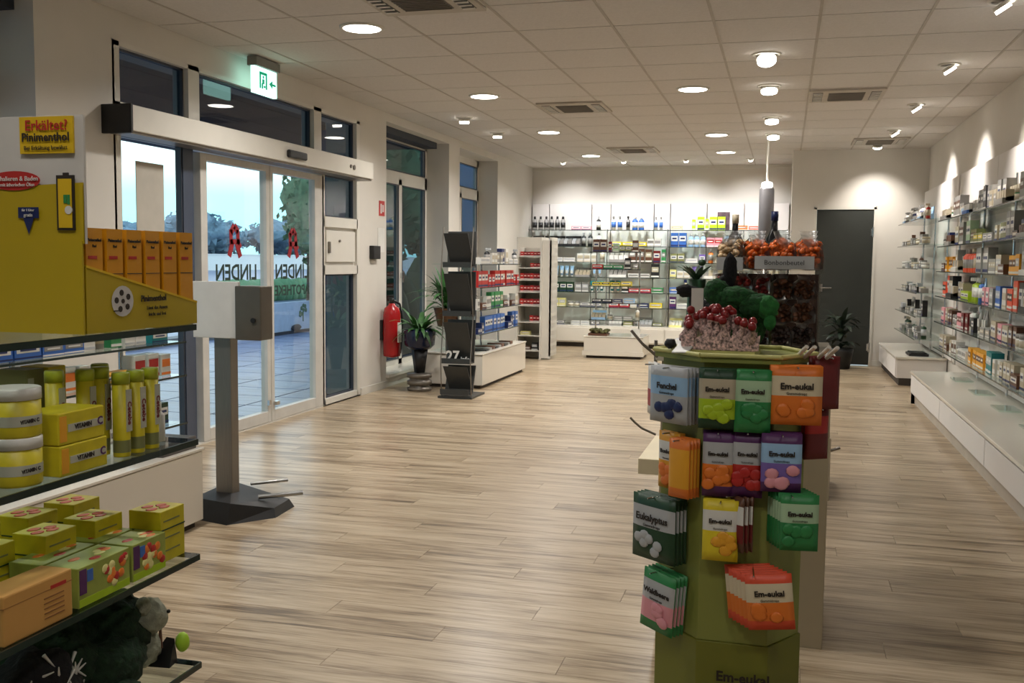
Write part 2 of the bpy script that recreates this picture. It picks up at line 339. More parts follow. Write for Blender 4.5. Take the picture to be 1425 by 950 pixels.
# small wall fittings
MB_=MB().box(XL,XL+.05,9.02,9.19,1.31,1.44); o=MB_.build('thermostat',M_black,None,.006); tag(o,'small black wall control box right of the entrance doors','control box')
t=T('fire_sign','small red and white fire extinguisher sign on the left wall','sign',(XL,9.33,1.74))
MB().box(XL,XL+.004,9.26,9.40,1.74,1.89).build('plate',C and MATS['red'],t); MB().box(XL+.004,XL+.006,9.29,9.32,1.765,1.86).box(XL+.004,XL+.006,9.34,9.37,1.78,1.85).build('pictogram',MATS['white'],t)
o=MB().box(XL,XL+.004,9.23,9.40,1.38,1.62).build('framed_notice',MATS['white']); tag(o,'pale paper notice on the left wall below the red sign','notice')
# fire extinguisher
t=T('fire_extinguisher','red fire extinguisher hanging on the left wall beside the tall window','fire extinguisher',(-3.79,9.33,.32))
MB().lathe(-3.79,9.33,[(.02,.32),(.085,.34),(.088,.36),(.088,.76),(.075,.82),(.035,.85),(.03,.87)],18).build('cylinder',mat('extinguisher red',(160,20,24),.25),t)
MB().lathe(-3.79,9.33,[(.026,.87),(.026,.91),(.02,.92)],12).box(-3.80,-3.78,9.24,9.36,.915,.93).box(-3.80,-3.78,9.25,9.36,.945,.955).build('valve',M_black,t)
MB().tube([(-3.79,9.36,.90),(-3.74,9.42,.86),(-3.72,9.43,.7),(-3.72,9.42,.5),(-3.73,9.41,.36)],.011).build('hose',M_black,t)
MB().box(-3.715,-3.70,9.29,9.37,.48,.68).build('paper_label',MATS['white'],t)
MB().box(-3.9,-3.87,9.28,9.38,.5,.7).build('wall_bracket',M_black,t)
# ================================================================== OUTSIDE
M_pave=mat('wet paving',(106,118,150),.28,vary=.3,scale=3,stretch=(1,3,1),bump=.3)
struct('ground',MB().box(-160,-4.25,-40,200,-.35,-.1),M_pave)
pv=MB()
for j in range(10):
    for i in range(30): pv.box(-4.9-.9*j+.01,-4.9-.9*j+.89,3+.6*i+.01,3+.6*i+.59,-.1,-.085)
o=pv.build('paving_slabs',M_pave); tag(o,kind='structure')
struct('canopy',MB().box(-7.3,-4.02,3.5,11.3,2.62,2.8),mat('canopy soffit',(52,56,64),.8))
struct('outer_pier',MB().box(-4.75,-4.1,9.44,9.7,-.1,2.62),mat('blue grey render',(110,124,150),.8))
struct('outer_wall',MB().box(-6.6,-6.3,18.9,24,-.1,3.4),mat('slate blue render',(84,104,140),.8))
struct('kerb',MB().box(-9.6,-9.3,10,30,-.1,.02),mat('kerb stone',(130,128,126),.8))
o=MB().box(-60.3,-60,40,160,-.1,1.62).box(-60.5,-59.9,40,160,1.62,1.7).build('garden_wall',mat('bright white wall',(240,240,236),.6)); tag(o,kind='structure')
t=T('advert_banner','low pale banner with a tree drawing standing outside the entrance','banner',(-8.8,17.0,-.1))
MB().box(-8.84,-8.80,14.8,18.6,-.06,.5).build('panel',mat('banner white',(200,214,236),.6),t)
q=MB().rod((-8.795,17.2,.12),(-8.795,17.2,.36),.012)
for a_ in range(9): q.blob((-8.795,17.2+.12*math.cos(a_*.7),.33+.09*math.sin(a_*.9)),(.004,.05,.04),seed=a_,u=8,v=5)
q.build('tree_drawing',mat('banner green',(90,120,96),.7),t)
MB().box(-8.82,-8.78,15.4,18.4,-.1,-.03).box(-8.80,-8.78,16.9,17.0,-.1,.03).blob((-8.78,16.9,.02),(.02,.2,.06),seed=4).build('foot_rail',mat('banner dark',(60,60,66),.7),t)
def leafcrown(mb,c,rad,n,rng,ls):
    for i in range(n):
        d=Vector((rng.gauss(0,1),rng.gauss(0,1),rng.gauss(0,1))).normalized()*(rng.random()**.4)
        p=Vector(c)+Vector((d.x*rad[0],d.y*rad[1],d.z*rad[2]))
        a=Vector((rng.uniform(-1,1),rng.uniform(-1,1),rng.uniform(-1,1))).normalized(); b=a.orthogonal().normalized()
        l=ls*rng.uniform(.6,1.3); mb.add([p-a*l,p+b*l*.5,p+a*l,p-b*l*.5],[(0,1,2,3)])
def tree(x,y,h,wd_,m,label,seed,n=500,ls=.25,group=None):
    rng=random.Random(seed); t=T('tree',label,'tree',(x,y,-.1),group=group)
    MB().rod((x,y,-.1),(x,y,h*.55),h*.035,8,0,h*.02).rod((x,y,h*.4),(x+wd_*.3,y,h*.7),h*.015,6).rod((x,y,h*.4),(x-wd_*.2,y+wd_*.2,h*.75),h*.015,6).build('trunk',mat('bark',(70,58,48),.9),t)
    q=MB().blob((x,y,h*.62),(wd_*.8,wd_*.8,h*.30),seed=seed,amp=.5,u=18,v=12,fr=2.2)
    leafcrown(q,(x,y,h*.62),(wd_,wd_,h*.38),n,rng,ls); q.build('crown',m,t)
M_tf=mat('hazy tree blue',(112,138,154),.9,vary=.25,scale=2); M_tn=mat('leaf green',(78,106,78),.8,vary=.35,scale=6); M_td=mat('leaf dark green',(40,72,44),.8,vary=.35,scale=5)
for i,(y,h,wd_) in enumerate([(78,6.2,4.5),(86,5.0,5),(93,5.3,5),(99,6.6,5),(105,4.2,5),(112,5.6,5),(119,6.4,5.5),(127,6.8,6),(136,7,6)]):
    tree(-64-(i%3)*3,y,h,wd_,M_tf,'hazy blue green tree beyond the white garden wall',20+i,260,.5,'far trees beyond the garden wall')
tree(-15.2,30.3,4.6,1.1,M_tn,'fresh green tree outside seen through the right sliding leaf',41,500,.14)
tree(-7.3,17.6,4.6,1.0,M_tn,'leafy green tree outside the nearer tall window',42,900,.12)
tree(-7.6,21.2,4.2,.9,M_td,'dark green tree outside the farther tall window',43,700,.12)
q=MB()
for i in range(26): q.blob((-5.6-.02*(i%5),12.1+i*.28,.25+.12*(i%3)),(.32,.3,.5+.12*(i%4)),seed=i,amp=.4,u=10,v=7)
o=q.build('hedge',M_td); tag(o,'dark green hedge outside the tall windows','hedge')
q=MB(); rg=random.Random(3)
for i in range(24): q.blob((-16.4,22+i*.5,.2),(.4,.4,.42),seed=i+50,amp=.4,u=10,v=7)
o=q.build('hedge',mat('far hedge',(96,140,104),.9)); tag(o,'low green hedge behind the pale banner outside','hedge')
# ================================================================== LIGHTS
def spot(name,loc,target,watts,ang,blend=1.0,col=(1,.90,.78),size=.05):
    l=bpy.data.lights.new(name,'SPOT'); l.energy=watts; l.spot_size=R(ang); l.spot_blend=blend; l.color=col; l.shadow_soft_size=size
    o=bpy.data.objects.new(name,l); COL.objects.link(o); o.location=loc
    o.rotation_euler=(Vector(target)-Vector(loc)).to_track_quat('-Z','Y').to_euler(); return o
ordw=['nearest','second','third','fourth','fifth','sixth']
def downlight(x,y,label,watts,r=.125):
    t=T('ceiling_downlight',label,'ceiling light',(x,y,HC),group=None)
    n=24; q=MB(); vs=[];
    q.lathe(x,y,[(r+.018,HC-.001),(r+.016,HC-.012),(r-.004,HC-.014),(r-.006,HC-.002)],n,cap=False); q.build('trim_ring',M_frame,t)
    MB().lathe(x,y,[(r-.006,HC-.010),(r-.008,HC-.013)],n).build('diffuser',M_lamp,t)
    l=bpy.data.lights.new('downlight','AREA'); l.shape='DISK'; l.size=2*r; l.energy=watts; l.color=(1,.96,.915); l.spread=R(150)
    o=bpy.data.objects.new('downlight',l); COL.objects.link(o); o.location=(x,y,HC-.02)
for i,y in enumerate((5.97,8.65,11.18,13.75)):
    downlight(-2.63,y,f'{ordw[i]} round white downlight of the left ceiling row',DOWN_W)
for i,y in enumerate((8.65,11.75,13.6)):
    downlight(-.79,y,f'{ordw[i]} wide round downlight of the middle ceiling row',DOWN_W)
for x,y in ((-2.63,3.4),(-2.63,.8),(-.79,3.4),(-.79,.6),(.7,.3)):  # unseen lamps added to brighten the foreground: rows continued, right one outside them
    downlight(x,y,f'{"farther" if y>2 else "nearer"} {("left","centre","right")[0 if x<-2 else 1 if x<0 else 2]} round downlight in the ceiling outside the frame',DOWN_W*(.5 if y>2 else .24))
def spotlamp(x,y,tgt,label,watts,ang=70,col=(1,.95,.89),r=.05,drop=.03):
    t=T('ceiling_spotlight',label,'ceiling light',(x,y,HC))
    c=Vector((x,y,HC-drop-.005)); d=(Vector(tgt)-c).normalized(); a=d.orthogonal().normalized(); b=d.cross(a)
    q=MB().lathe(x,y,[(r+.035,HC-.001),(r+.033,HC-.008),(r+.012,HC-.010),(r+.01,HC-.002)],20,cap=False); q.build('trim_ring',M_frame,t)
    MB().rod(c-d*.02,c+d*.002,r+.004,16).build('lamp_body',M_frame,t)
    MB().rod(c+d*.002,c+d*.022,r,16).build('lamp_lens',M_lamp,t)
    spot('spot',c+d*.05,tgt,watts,ang,col=col,size=.03)
for i,y in enumerate((7.35,8.65,10.5,11.82)):
    spotlamp(-.165,y,(-.165+(.25 if i==0 else .1),y-(1.4 if i==0 else .5),0),f'{ordw[i]} small spotlight of the row above the counters',SPOT_W,75,r=.065)
for i,y in enumerate((4.3,6.16,8.0,9.91,11.74)):
    spotlamp(1.12,y,(1.72,y+.12,1.85),(f'{ordw[i-1]} wall washing spotlight along the right wall' if i else 'spotlight along the right wall just outside the frame'),WASH_W,84,col=(1,.94,.88),r=.045)
spotlamp(1.05,13.0,(1.1,13.6,1.6),'bright spotlight in front of the dark door wall',WASH_W*.8,88,col=(1,.94,.88))
for i,y in enumerate((9.95,11.19)):
    spotlamp(-3.24,y,(-3.3,y+.2,0),f'{("nearer","farther")[i]} small spotlight above the tall windows',SPOT_W*.7,70)
for i,x in enumerate((-3.2,-2.3,-1.4,-.5)):
    spotlamp(x,14.55,(x,15.45,1.55),f'{("leftmost","second from left","third from left","rightmost")[i]} spotlight before the back wall shelves',WASH_W*.75,96,col=(.97,.97,1),r=.03,drop=.005)
# ceiling air cassettes
def cassette(x,y,label,s=.31,group=None):
    t=T('air_cassette',label,'air conditioner',(x,y,HC))
    MB().box(x-s,x+s,y-s,y+s,HC-.018,HC+.0).build('frame',mat('cassette frame',(176,168,156),.6),t,.004)
    MB().box(x-s*.48,x+s*.48,y-s*.62,y+s*.62,HC-.022,HC-.018).build('intake_grille',mat('grille grey',(92,86,78),.6),t)
    q=MB()
    for i in range(11): yy=y-s*.58+i*s*.116; q.box(x-s*.46,x+s*.46,yy-.003,yy+.003,HC-.028,HC-.022)
    q.build('grille_slats',mat('slat grey',(130,122,112),.6),t)['kind']='stuff'
    for sgn in (-1,1):
        q=MB().box(x+sgn*s*.76-s*.13,x+sgn*s*.76+s*.13,y-s*.72,y+s*.72,HC-.0205,HC-.018); q.build('outlet_slot',M_black,t)
        q=MB()
        for i in range(7): yy=y-s*.66+i*s*.22; q.box(x+sgn*s*.76-s*.12,x+sgn*s*.76+s*.12,yy-.012,yy+.012,HC-.026,HC-.020)
        q.build('outlet_blades',M_frame,t)['kind']='stuff'
cassette(-2.03,5.38,'square ceiling air cassette cut by the top of the frame')
cassette(-1.97,9.45,'square ceiling air cassette between the left and middle light rows')
cassette(.47,9.22,'wide ceiling air cassette right of the counter spotlights')
cassette(1.05,12.70,'ceiling air cassette beside the door wall spotlight')
cassette(-1.95,13.15,'farthest ceiling air cassette before the back wall')
# pendant column
t=T('pendant_lamp','slim grey cylinder pendant with a glowing top hanging near the back wall','pendant lamp',(-.22,12,1.69))
MB().rod((-.22,12,2.24),(-.22,12,HC),.012).build('rod',M_frame,t)
MB().lathe(-.22,12,[(.02,2.25),(.055,2.24),(.065,2.21),(.055,2.18),(.02,2.17)],16).build('glowing_head',M_lamp,t)
MB().lathe(-.22,12,[(.082,1.60),(.085,1.61),(.085,2.16),(.075,2.18)],20).build('cylinder_body',mat('grey lacquer tube',(112,110,112),.35,metal=.4),t)
MB().lathe(-.22,12,[(.02,0),(.16,0.0),(.16,.02),(.03,.03),(.025,1.6)],16).build('stand_pole',M_alu,t)
exec_products=True
# ================================================================== PRODUCTS
PK={}
def pmesh(kind,c,w_,d_,h_,c2=None):
    c2=c2 or 'white'; k=(kind,c,c2,round(w_,3),round(d_,3),round(h_,3))
    if k in PK: return PK[k]
    A,B=MATS[c],MATS[c2]; q=MB(); x=w_/2; y=d_/2
    if kind in('carton','slim carton','flat carton','upright carton'):
        q.box(-x,x,-y,y,0,h_); q.box(-x*.86,x*.86,-y-.0012,-y+.001,h_*.42,h_*.78,1); q.box(-x*.6,x*.6,-y-.0018,-y,h_*.54,h_*.66,2); q.box(-x,x,-y-.0012,-y+.001,h_*.05,h_*.16,2)
    elif kind=='bottle':
        r=min(x,y); q.lathe(0,0,[(r*.9,0),(r,h_*.03),(r,h_*.66),(r*.6,h_*.78),(r*.38,h_*.80)],12); q.lathe(0,0,[(r*.45,h_*.80),(r*.45,h_*.98),(r*.38,h_)],10,2); q.lathe(0,0,[(r*1.02,h_*.18),(r*1.02,h_*.55)],12,1)
    elif kind=='spray bottle':
        r=min(x,y)*.8; q.lathe(0,0,[(r,0),(r,h_*.7),(r*.4,h_*.78)],12); q.box(-r*.35,r*.35,-r*1.3,r*.5,h_*.86,h_,2); q.lathe(0,0,[(r*.35,h_*.76),(r*.3,h_*.88)],8,2); q.lathe(0,0,[(r*1.02,h_*.2),(r*1.02,h_*.6)],12,1)
    elif kind=='tube':
        n=10; vs=[]; 
        for j,(z,a,b) in enumerate([(h_*.14,x*.62,y*.75),(h_*.6,x*.8,y*.55),(h_,x*.95,y*.08)]):
            for i in range(n): t_=2*PI*i/n; vs.append((a*math.cos(t_),b*math.sin(t_),z))
        q.add(vs,[(j*n+i,j*n+(i+1)%n,(j+1)*n+(i+1)%n,(j+1)*n+i) for j in range(2) for i in range(n)]+[tuple(range(2*n,3*n)),tuple(reversed(range(n)))],0,True)
        q.lathe(0,0,[(x*.5,0),(x*.48,h_*.15)],10,2); q.box(-x*.5,x*.5,-y*.72,-y*.5,h_*.3,h_*.6,1)
    elif kind=='jar':
        r=x; q.lathe(0,0,[(r*.92,0),(r,h_*.04),(r,h_*.7)],14); q.lathe(0,0,[(r*1.03,h_*.7),(r*1.03,h_*.98),(r*.95,h_)],14,2); q.lathe(0,0,[(r*1.015,h_*.15),(r*1.015,h_*.6)],14,1)
    elif kind=='pouch':
        n=6; vs=[];
        for s_ in(-1,1):
            for j in range(n+1):
                for i in range(n+1):
                    u=i/n*2-1; v=j/n; t_=(1-u**4)*(1-abs(2*v-.9)**3)*.5+.03
                    vs.append((u*x,s_*max(.0015,t_*d_),v*h_))
        N=(n+1)**2; 
        for s_ in(0,1):
            for j in range(n):
                fs=[(s_*N+j*(n+1)+i,s_*N+j*(n+1)+i+1,s_*N+(j+1)*(n+1)+i+1,s_*N+(j+1)*(n+1)+i) for i in range(n)]
                q.add([],[],0)
                k0=len(q.v)
                if s_==0 and j==0: q.v+= [tuple(v_) for v_ in vs]; base=k0
                for f_ in fs: q.f.append(tuple(base+a for a in f_)); q.m.append(0 if s_ or j in (0,5) else (1 if j in(3,4) else 2)); q.sm.append(True)
        for i in range(n):
            for j in (0,n): a=j*(n+1)+i; q.f.append((base+a,base+a+1,base+N+a+1,base+N+a)); q.m.append(0); q.sm.append(False)
            for i2 in (0,n): a=i*(n+1)+i2; b=a+n+1; q.f.append((base+a,base+b,base+N+b,base+N+a)); q.m.append(0); q.sm.append(False)
    elif kind=='display tray':
        q.prismx([(-y,0),(y,0),(y,h_),(y*.9,h_),(y*.8,h_*.45),(-y*.9,h_*.22),(-y,h_*.22)],-x,x); 
        for i in range(4):
            for j in range(2): xx=-x*.78+i*x*.52; yy=-y*.55+j*y*.8; q.box(xx-x*.22,xx+x*.22,yy-y*.25,yy+y*.25,h_*.1,h_*(.55+.2*j),2-(i%2))
    third={'white':'grey','black':'silver'}.get(c,'black' if kind in('bottle','spray bottle') and c2=='white' and c in('white','grey') else c2)
    D=MATS[third if third!=c else 'silver'] if kind not in('carton','slim carton','flat carton','upright carton') else MATS['navy' if c2=='white' else 'white' if c!='white' else c2]
    if kind in('carton','slim carton','flat carton','upright carton') and c=='white': D=MATS[c2 if c2!='white' else 'blue']
    me=q.mesh(kind.replace(' ','_'),[A,B,D]); PK[k]=me; return me
KCAT={'carton':'carton','slim carton':'carton','flat carton':'carton','upright carton':'carton','bottle':'bottle','spray bottle':'bottle','tube':'tube','jar':'jar','pouch':'pouch','display tray':'display tray'}
USED={}
ABBR={'w':'white','c':'cream','g':'grey','s':'silver','k':'black','n':'brown','r':'red','R':'dark_red','p':'pink','o':'orange','a':'amber','y':'yellow','l':'lime','G':'green','D':'dark_green','t':'teal','b':'blue','N':'navy','B':'pale_blue','v':'violet','P':'purple','O':'olive','e':'beige','q':'pale_green','x':'coral','Y':'pale_yellow'}
KB={'c':'carton','s':'slim carton','f':'flat carton','u':'upright carton','b':'bottle','z':'spray bottle','t':'tube','j':'jar','p':'pouch','d':'display tray'}
DIM={'carton':(.075,.06,.10),'slim carton':(.045,.045,.14),'flat carton':(.13,.08,.055),'upright carton':(.085,.05,.16),'bottle':(.06,.06,.16),'spray bottle':(.065,.065,.17),'tube':(.055,.04,.14),'jar':(.07,.07,.07),'pouch':(.10,.03,.14),'display tray':(.20,.14,.13)}
def fill(where,along,a0,a1,cross,z,rot,spec,rng,maxh=.2,gap=.010,hs=1.0):
    """spec: tokens like 'wc4' colour+kind+count; placed from viewer's left to right between a0 and a1"""
    dirn=1 if a1>a0 else -1; p=0; L=abs(a1-a0); toks=spec.split(); runs=[]; i=0
    while p<L-.04 and i<400:
        tk=toks[i%len(toks)]; i+=1
        if tk[0]=='_': p+=float(tk[1:])/100; runs.append(None); continue
        c=ABBR[tk[0]]; kd=KB[tk[1]]; n=int(tk[2]) if len(tk)>2 else 2; c2=ABBR[tk[3]] if len(tk)>3 else rng.choice(['white','white','silver','beige','grey'])
        if c2==c: c2='beige' if c!='beige' else 'white'
        w_,d_,h_=DIM[kd]; s_=rng.uniform(.88,1.12)*hs; w_*=s_; d_*=s_; h_=min(h_*s_*rng.uniform(.9,1.1),maxh)
        w_=round(w_,2) if w_>.05 else round(w_,3); h_=round(h_,2)
        pos=[]
        for k in range(n):
            if p+w_>L: break
            pos.append(p+w_/2); p+=w_+gap*rng.uniform(.4,1.5)
        if pos: runs.append((c,c2,kd,w_,d_,h_,pos))
        p+=gap*rng.uniform(.2,2)
    rr=[r for r in runs if r]
    for idx,(c,c2,kd,w_,d_,h_,pos) in enumerate(rr):
        desc=(c.replace('_',' ')+' '+kd); prev=(rr[idx-1][0].replace('_',' ')+' '+rr[idx-1][2]) if idx else None; nxt=(rr[idx+1][0].replace('_',' ')+' '+rr[idx+1][2]) if idx+1<len(rr) else None
        cands=[f'{desc} at the left end, {where}'] if not prev else [f'{desc} right of {prev}, {where}']
        if nxt: cands.append(f'{desc} left of {nxt}, {where}')
        if prev and nxt and len((desc+prev+nxt+where).split())<=14: cands.append(f'{desc} between {prev} and {nxt}, {where}')
        fr_=pos[0]/L; pw_='left' if fr_<.34 else 'middle' if fr_<.67 else 'right'
        cands.append(f'{desc}, {pw_} part, {where}')
        cands=[x for x in cands if len(x.replace(',',' ').split())<=16]
        if prev==desc: cands=[x for x in cands if ' right of' not in x]
        lab=next((x for x in cands if x not in USED),None); tr=0
        while lab is None:
            c=rng.choice(list(C)); desc=c.replace('_',' ')+' '+kd; x=f'{desc}, {pw_} part, {where}'; lab=x if x not in USED else None; rr[idx]=(c,)+rr[idx][1:]
            if c==c2: c2='white' if c!='white' else 'grey'
        USED[lab]=1
        me=pmesh(kd,c,w_,d_,h_,c2)
        for ai,a in enumerate(pos):
            q=a0+dirn*a
            loc=(q,cross+rng.uniform(0,.02),z) if along=='x' else (cross+(rng.uniform(0,.02) if rot<0 else -rng.uniform(0,.02)),q,z)
            o=link(kd.replace(' ','_'),me,None,loc,(0,0,rot)); tag(o,lab,KCAT[kd],lab+' row' if len(pos)>1 or lab in () else None)
            if len(pos)>1:
                o['group']=(lab+' facings')[:90]
                sfx={2:['left one','right one'],3:['left one','middle one','right one']}.get(len(pos))
                if sfx and len(lab.replace(',',' ').split())<=14: o['label']=lab+', '+sfx[ai]
def glass_shelf(parent,x0,x1,y0,y1,z,edge,th=.008):
    o=MB().box(x0,x1,y0,y1,z-th,z).build('glass_shelf',M_glass,parent)
    e_=.0035
    if 'f' in edge: b=(x0,x1,y0-e_,y0)
    if 'l' in edge: b=(x0-e_,x0,y0,y1)
    if 'r' in edge: b=(x1,x1+e_,y0,y1)
    MB().box(*b,z-th-.001,z+.0005).build('shelf_edge',M_edge,o); return o
# ---------------- back wall rack
t=T('back_shelving','white panelled wall shelving with glass shelves along the back wall','shelving',(-1.9,15.45,0))
px=[-3.88,-3.60,-2.92,-2.62,-1.95,-1.70,-1.15,-.60,.05]
for a,b in zip(px,px[1:]): MB().box(a+.006,b-.006,15.42,15.5,.335,2.20).build('back_panel',M_wallw,t,.003)
for a in (-3.60,-2.62,-1.70,-.75,.03): MB().rod((a,15.13,.335),(a,15.13,1.80),.009).build('upright',M_chrome,t)
bays=[(-3.85,-2.63),(-2.61,-1.71),(-1.69,-.76),(-.74,.03)]
BZ=[1.79,1.54,1.30,1.07,.84,.61]
for z in BZ:
    for a,b in bays: glass_shelf(t,a,b,15.08,15.41,z,'f')
o=T('base_cabinet','long low white base cabinet under the back wall shelving','cabinet',(-1.9,15.2,0))
MB().box(-3.86,.05,14.98,15.42,.07,.33).build('body',M_lacq,o,.004); MB().box(-3.86,.05,15.04,15.42,0,.07).build('plinth',M_shadowgap,o)
for a,b in bays: MB().box(a,b,14.965,14.98,.09,.30).build('drawer_front',M_lacq,o,.003)
sp=[['gb6k _8 pf2 _4 kz1 _2 Nz1b Bz3N','wz2b _3 gz1k bb2w _12','cf1 _6 _6 ls1 lu1 ls1 lu2 _6','of1 xf1 _4 ou1 _10'],
['kd1 kd2g kz2 _3 wb3','yf3 wc3 sb2 wc2','bu2w Bb3 pc2r pf1','ec2 wc1 Bd1 gf2 wc3'],
['wc3 wf2 wc3 wz2','gd1 nu2 nu1 Ru1 Gs2 ec2','Oc2 wf1 vc1 oz1 wf2 vf1','wc2 nz1 of1 ec3'],
['wt4B Bt4w gd1 wd1','wd1 wf2 ku1 gc1 wd2','Yc1 wc2 vt2 wd1 qj2 gd1','wj3 gc2 wz2'],
['tc2w tc1 Dc3 gc2 tt3w','tt2 kc1 rf2w Gf2 ku2 bf2w','bf1 Nu1 Yf1 wj1 ob2 ac3','wt3 kc2 bf1 wc2'],
['lf2w Yc2 wj2 gf2','rf2w wc1 Nf1 yf3 yf3k kf1','Pu1 wf2 gt5','wt4 wd1 gf2']]
rg=random.Random(11); shw=['top','second','third','fourth','fifth','sixth','lowest']; bw=['left','second','third','right']
for si,z in enumerate(BZ):
    for bi,(a,b) in enumerate(bays): fill(f'{shw[si]} shelf, back wall {bw[bi]} bay','x',a+.03,b-.02,15.19,z,0,sp[si][bi],rg,.215,hs=1.3)
for bi,(a,b) in enumerate(bays): fill(f'low cabinet, back wall {bw[bi]} bay','x',a+.03,b-.02,15.22,.33,0,['wf2 gf2 _9','gd1 Of1 _6','Yd1 qf1 pc1','Rc2 wc2 Gz1'][bi],rg,.2)
# picture and bottle on top shelf right
o=MB().box(-.98,-.80,15.2,15.22,1.79,2.06).build('poster_card',mat('dark portrait card',(78,58,66),.5,vary=.6,scale=14)); tag(o,'dark printed portrait card standing on the top back shelf','card')
# ---------------- centre gondola before back wall
def gondola(name,label,x0,x1,y0,y1,ztop,shz,ph,mshelf,edge,inset=.05,polec=2):
    t=T(name,label,'gondola',((x0+x1)/2,(y0+y1)/2,0))
    MB().box(x0+.03,x1-.03,y0+.03,y1-.03,0,.035).build('toe_kick',M_shadowgap,t)
    MB().box(x0,x1,y0,y1,.035,ph-.018).build('plinth',M_lacq,t,.004); MB().box(x0-.008,x1+.008,y0-.008,y1+.008,ph-.014,ph).build('plinth_top',M_lacq,t,.003)
    for z in shz: glass_shelf(t,x0+inset,x1-inset,y0+inset,y1-inset,z,edge)
    return t
t=gondola('display_gondola','small white based glass gondola standing before the back wall',-2.60,-1.80,13.3,13.95,1.6,[.52,.75,.98,1.21,1.44],.30,None,'f')
for x in (-2.5,-1.9): MB().rod((x,13.62,.3),(x,13.62,1.47),.011).build('upright',M_chrome,t)
MB().box(-2.62,-1.78,13.28,13.3,.04,.10).build('foot_strip',M_lacq,t)
gs=['Bd1 wj1 gf2 qf2 wz1','kf2 Nf1 Bf1 gf3','yf3k yf3 af1','rf1w Gf2 ku1 wj2 ec1','nu2 Rs1 qc1 Oc2']
for i,z in enumerate([.52,.75,.98,1.21,1.44]): fill(f'{["lowest","fourth","middle","second","top"][i]} shelf, centre gondola','x',-2.53,-1.86,13.5,z,0,gs[i],rg,.18)
q=MB().box(-2.56,-2.30,13.38,13.62,.30,.33)
for i in range(40): q.blob((-2.55+.25*rg.random(),13.4+.2*rg.random(),.34+.04*rg.random()),(.03,.03,.02),mi=1,seed=i,u=7,v=4)
o=q.build('snack_basket',[MATS['brown'],mat('dried fruit',(96,92,54),.7,vary=.5,scale=30)]); tag(o,'brown tray of small greenish goods on the centre gondola base','tray')
o=MB().box(-1.98,-1.86,13.45,13.5,.30,.40).build('leaflet_holder',MATS['white']); tag(o,'small white leaflet holder on the centre gondola base','holder')
# ---------------- left gondola with magazine rack
t=gondola('display_gondola','long white based glass gondola behind the black magazine rack',-3.55,-2.93,9.65,11.4,1.3,[.55,.80,1.03,1.27],.36,None,'r')
for y in (9.8,10.6,11.3): MB().rod((-3.24,y,.36),(-3.24,y,1.29),.011).build('upright',M_chrome,t)
ls=['Nf1 Nc1 bu3w bu4w','wc1 nf1w wc2 Gu3w Gu1 nf1','ru3w rc2w ru3w ru1','wf2 kz1 wc2 gc2 Nu1 wu1']
for i,z in enumerate([.55,.80,1.03,1.27]): fill(f'{["lowest","second","third","top"][i]} shelf, gondola behind magazine rack','y',9.72,11.32,-3.03,z,PI/2,ls[i],rg,.17,hs=1.25)
q=MB()
for i in range(9): q.box(-3.2+.01*i,-2.98,9.95+i*.12,10.04+i*.12,.36,.375+.01*(i%3),i%3)
o=q.build('leaflet_pile',[MATS['black'],MATS['grey'],MATS['brown']]); tag(o,'dark flat leaflets lying on the long gondola base','leaflets')
# ---------------- red card rack
t=T('card_rack','tall white mesh rack hung with rows of dark red packs','rack',(-3.2,12.8,0))
MB().box(-3.42,-3.40,12.78,13.2,0,1.62).box(-3.10,-3.08,12.78,13.2,0,1.62).box(-3.42,-3.08,13.18,13.2,0,1.62).build('side_frame',M_frame,t)
q=MB()
for i in range(9): q.box(-2.98,-2.96,12.82+i*.045,12.845+i*.045,.05,1.58)
for i in range(16): q.box(-2.982,-2.962,12.82,13.2,.08+i*.1,.12+i*.1)
q.box(-3.09,-2.96,12.82,12.84,.02,1.58); q.build('mesh_panel',M_frame,t)
MB().box(-3.40,-3.10,12.79,12.81,1.48,1.62).build('header_card',M_lacq,t)
for z in (.12,.32,.50,.72,.90,1.06,1.22,1.37): MB().box(-3.40,-3.10,12.80,13.1,z-.012,z).build('rack_shelf',M_frame,t)
rk=0
for z,l in ((.50,(1,)),(.72,(0,1)),(.90,(0,1)),(1.06,(0,1)),(1.22,(1,)),(1.37,(0,1))):
    for k in l:
        for c_ in range(3):
            o=link('red_pack',pmesh('flat carton','dark_red' if c_ else 'red',.045,.06,.085 if z<1.2 else .06,'red'),None,(-3.365+k*.135+c_*.047,12.88,z),(0,0,0)); tag(o,f'{("scarlet","dark red","dark red")[c_]} small pack on the {shw[int((1.4-z)/.16)]} rack level, {("left","right")[k]} half{("",", middle",", right one")[c_]}','pack',f'red packs level {round(z,2)} {("left","right")[k]}')
fill('lower levels of the red pack rack','x',-3.38,-3.12,12.9,.32,0,'Yf1 Of1',rg); fill('lowest level of the red pack rack','x',-3.38,-3.12,12.9,.12,0,'nf1 kc2',rg)
# ---------------- magazine rack (zigzag trays)
t=T('magazine_rack','tall charcoal metal magazine rack with four slanted trays by the plant','magazine rack',(-2.97,9.02,0))
xa,xb=-3.11,-2.83; ya,yb_=8.93,9.28
q=MB()
zz=[(1.58,8.96),(1.24,9.14),(1.20,8.96),(.78,9.14),(.74,8.96),(.33,9.12),(.30,8.98),(.04,9.08)]
for (z0,y0),(z1,y1) in zip(zz[::2],zz[1::2]):
    o=MB().prismx([(y0+.12,z0),(y0+.132,z0),(y1-.07,z1),(y1-.085,z1)],xa,xb).build('slanted_tray',M_rack,t)
    MB().prismx([(y1-.22,z1),(y1-.08,z1),(y1-.08,z1+.012),(y1-.208,z1+.012),(y1-.21,z1+.05),(y1-.22,z1+.05)],xa,xb).build('tray_lip',M_rack,o)
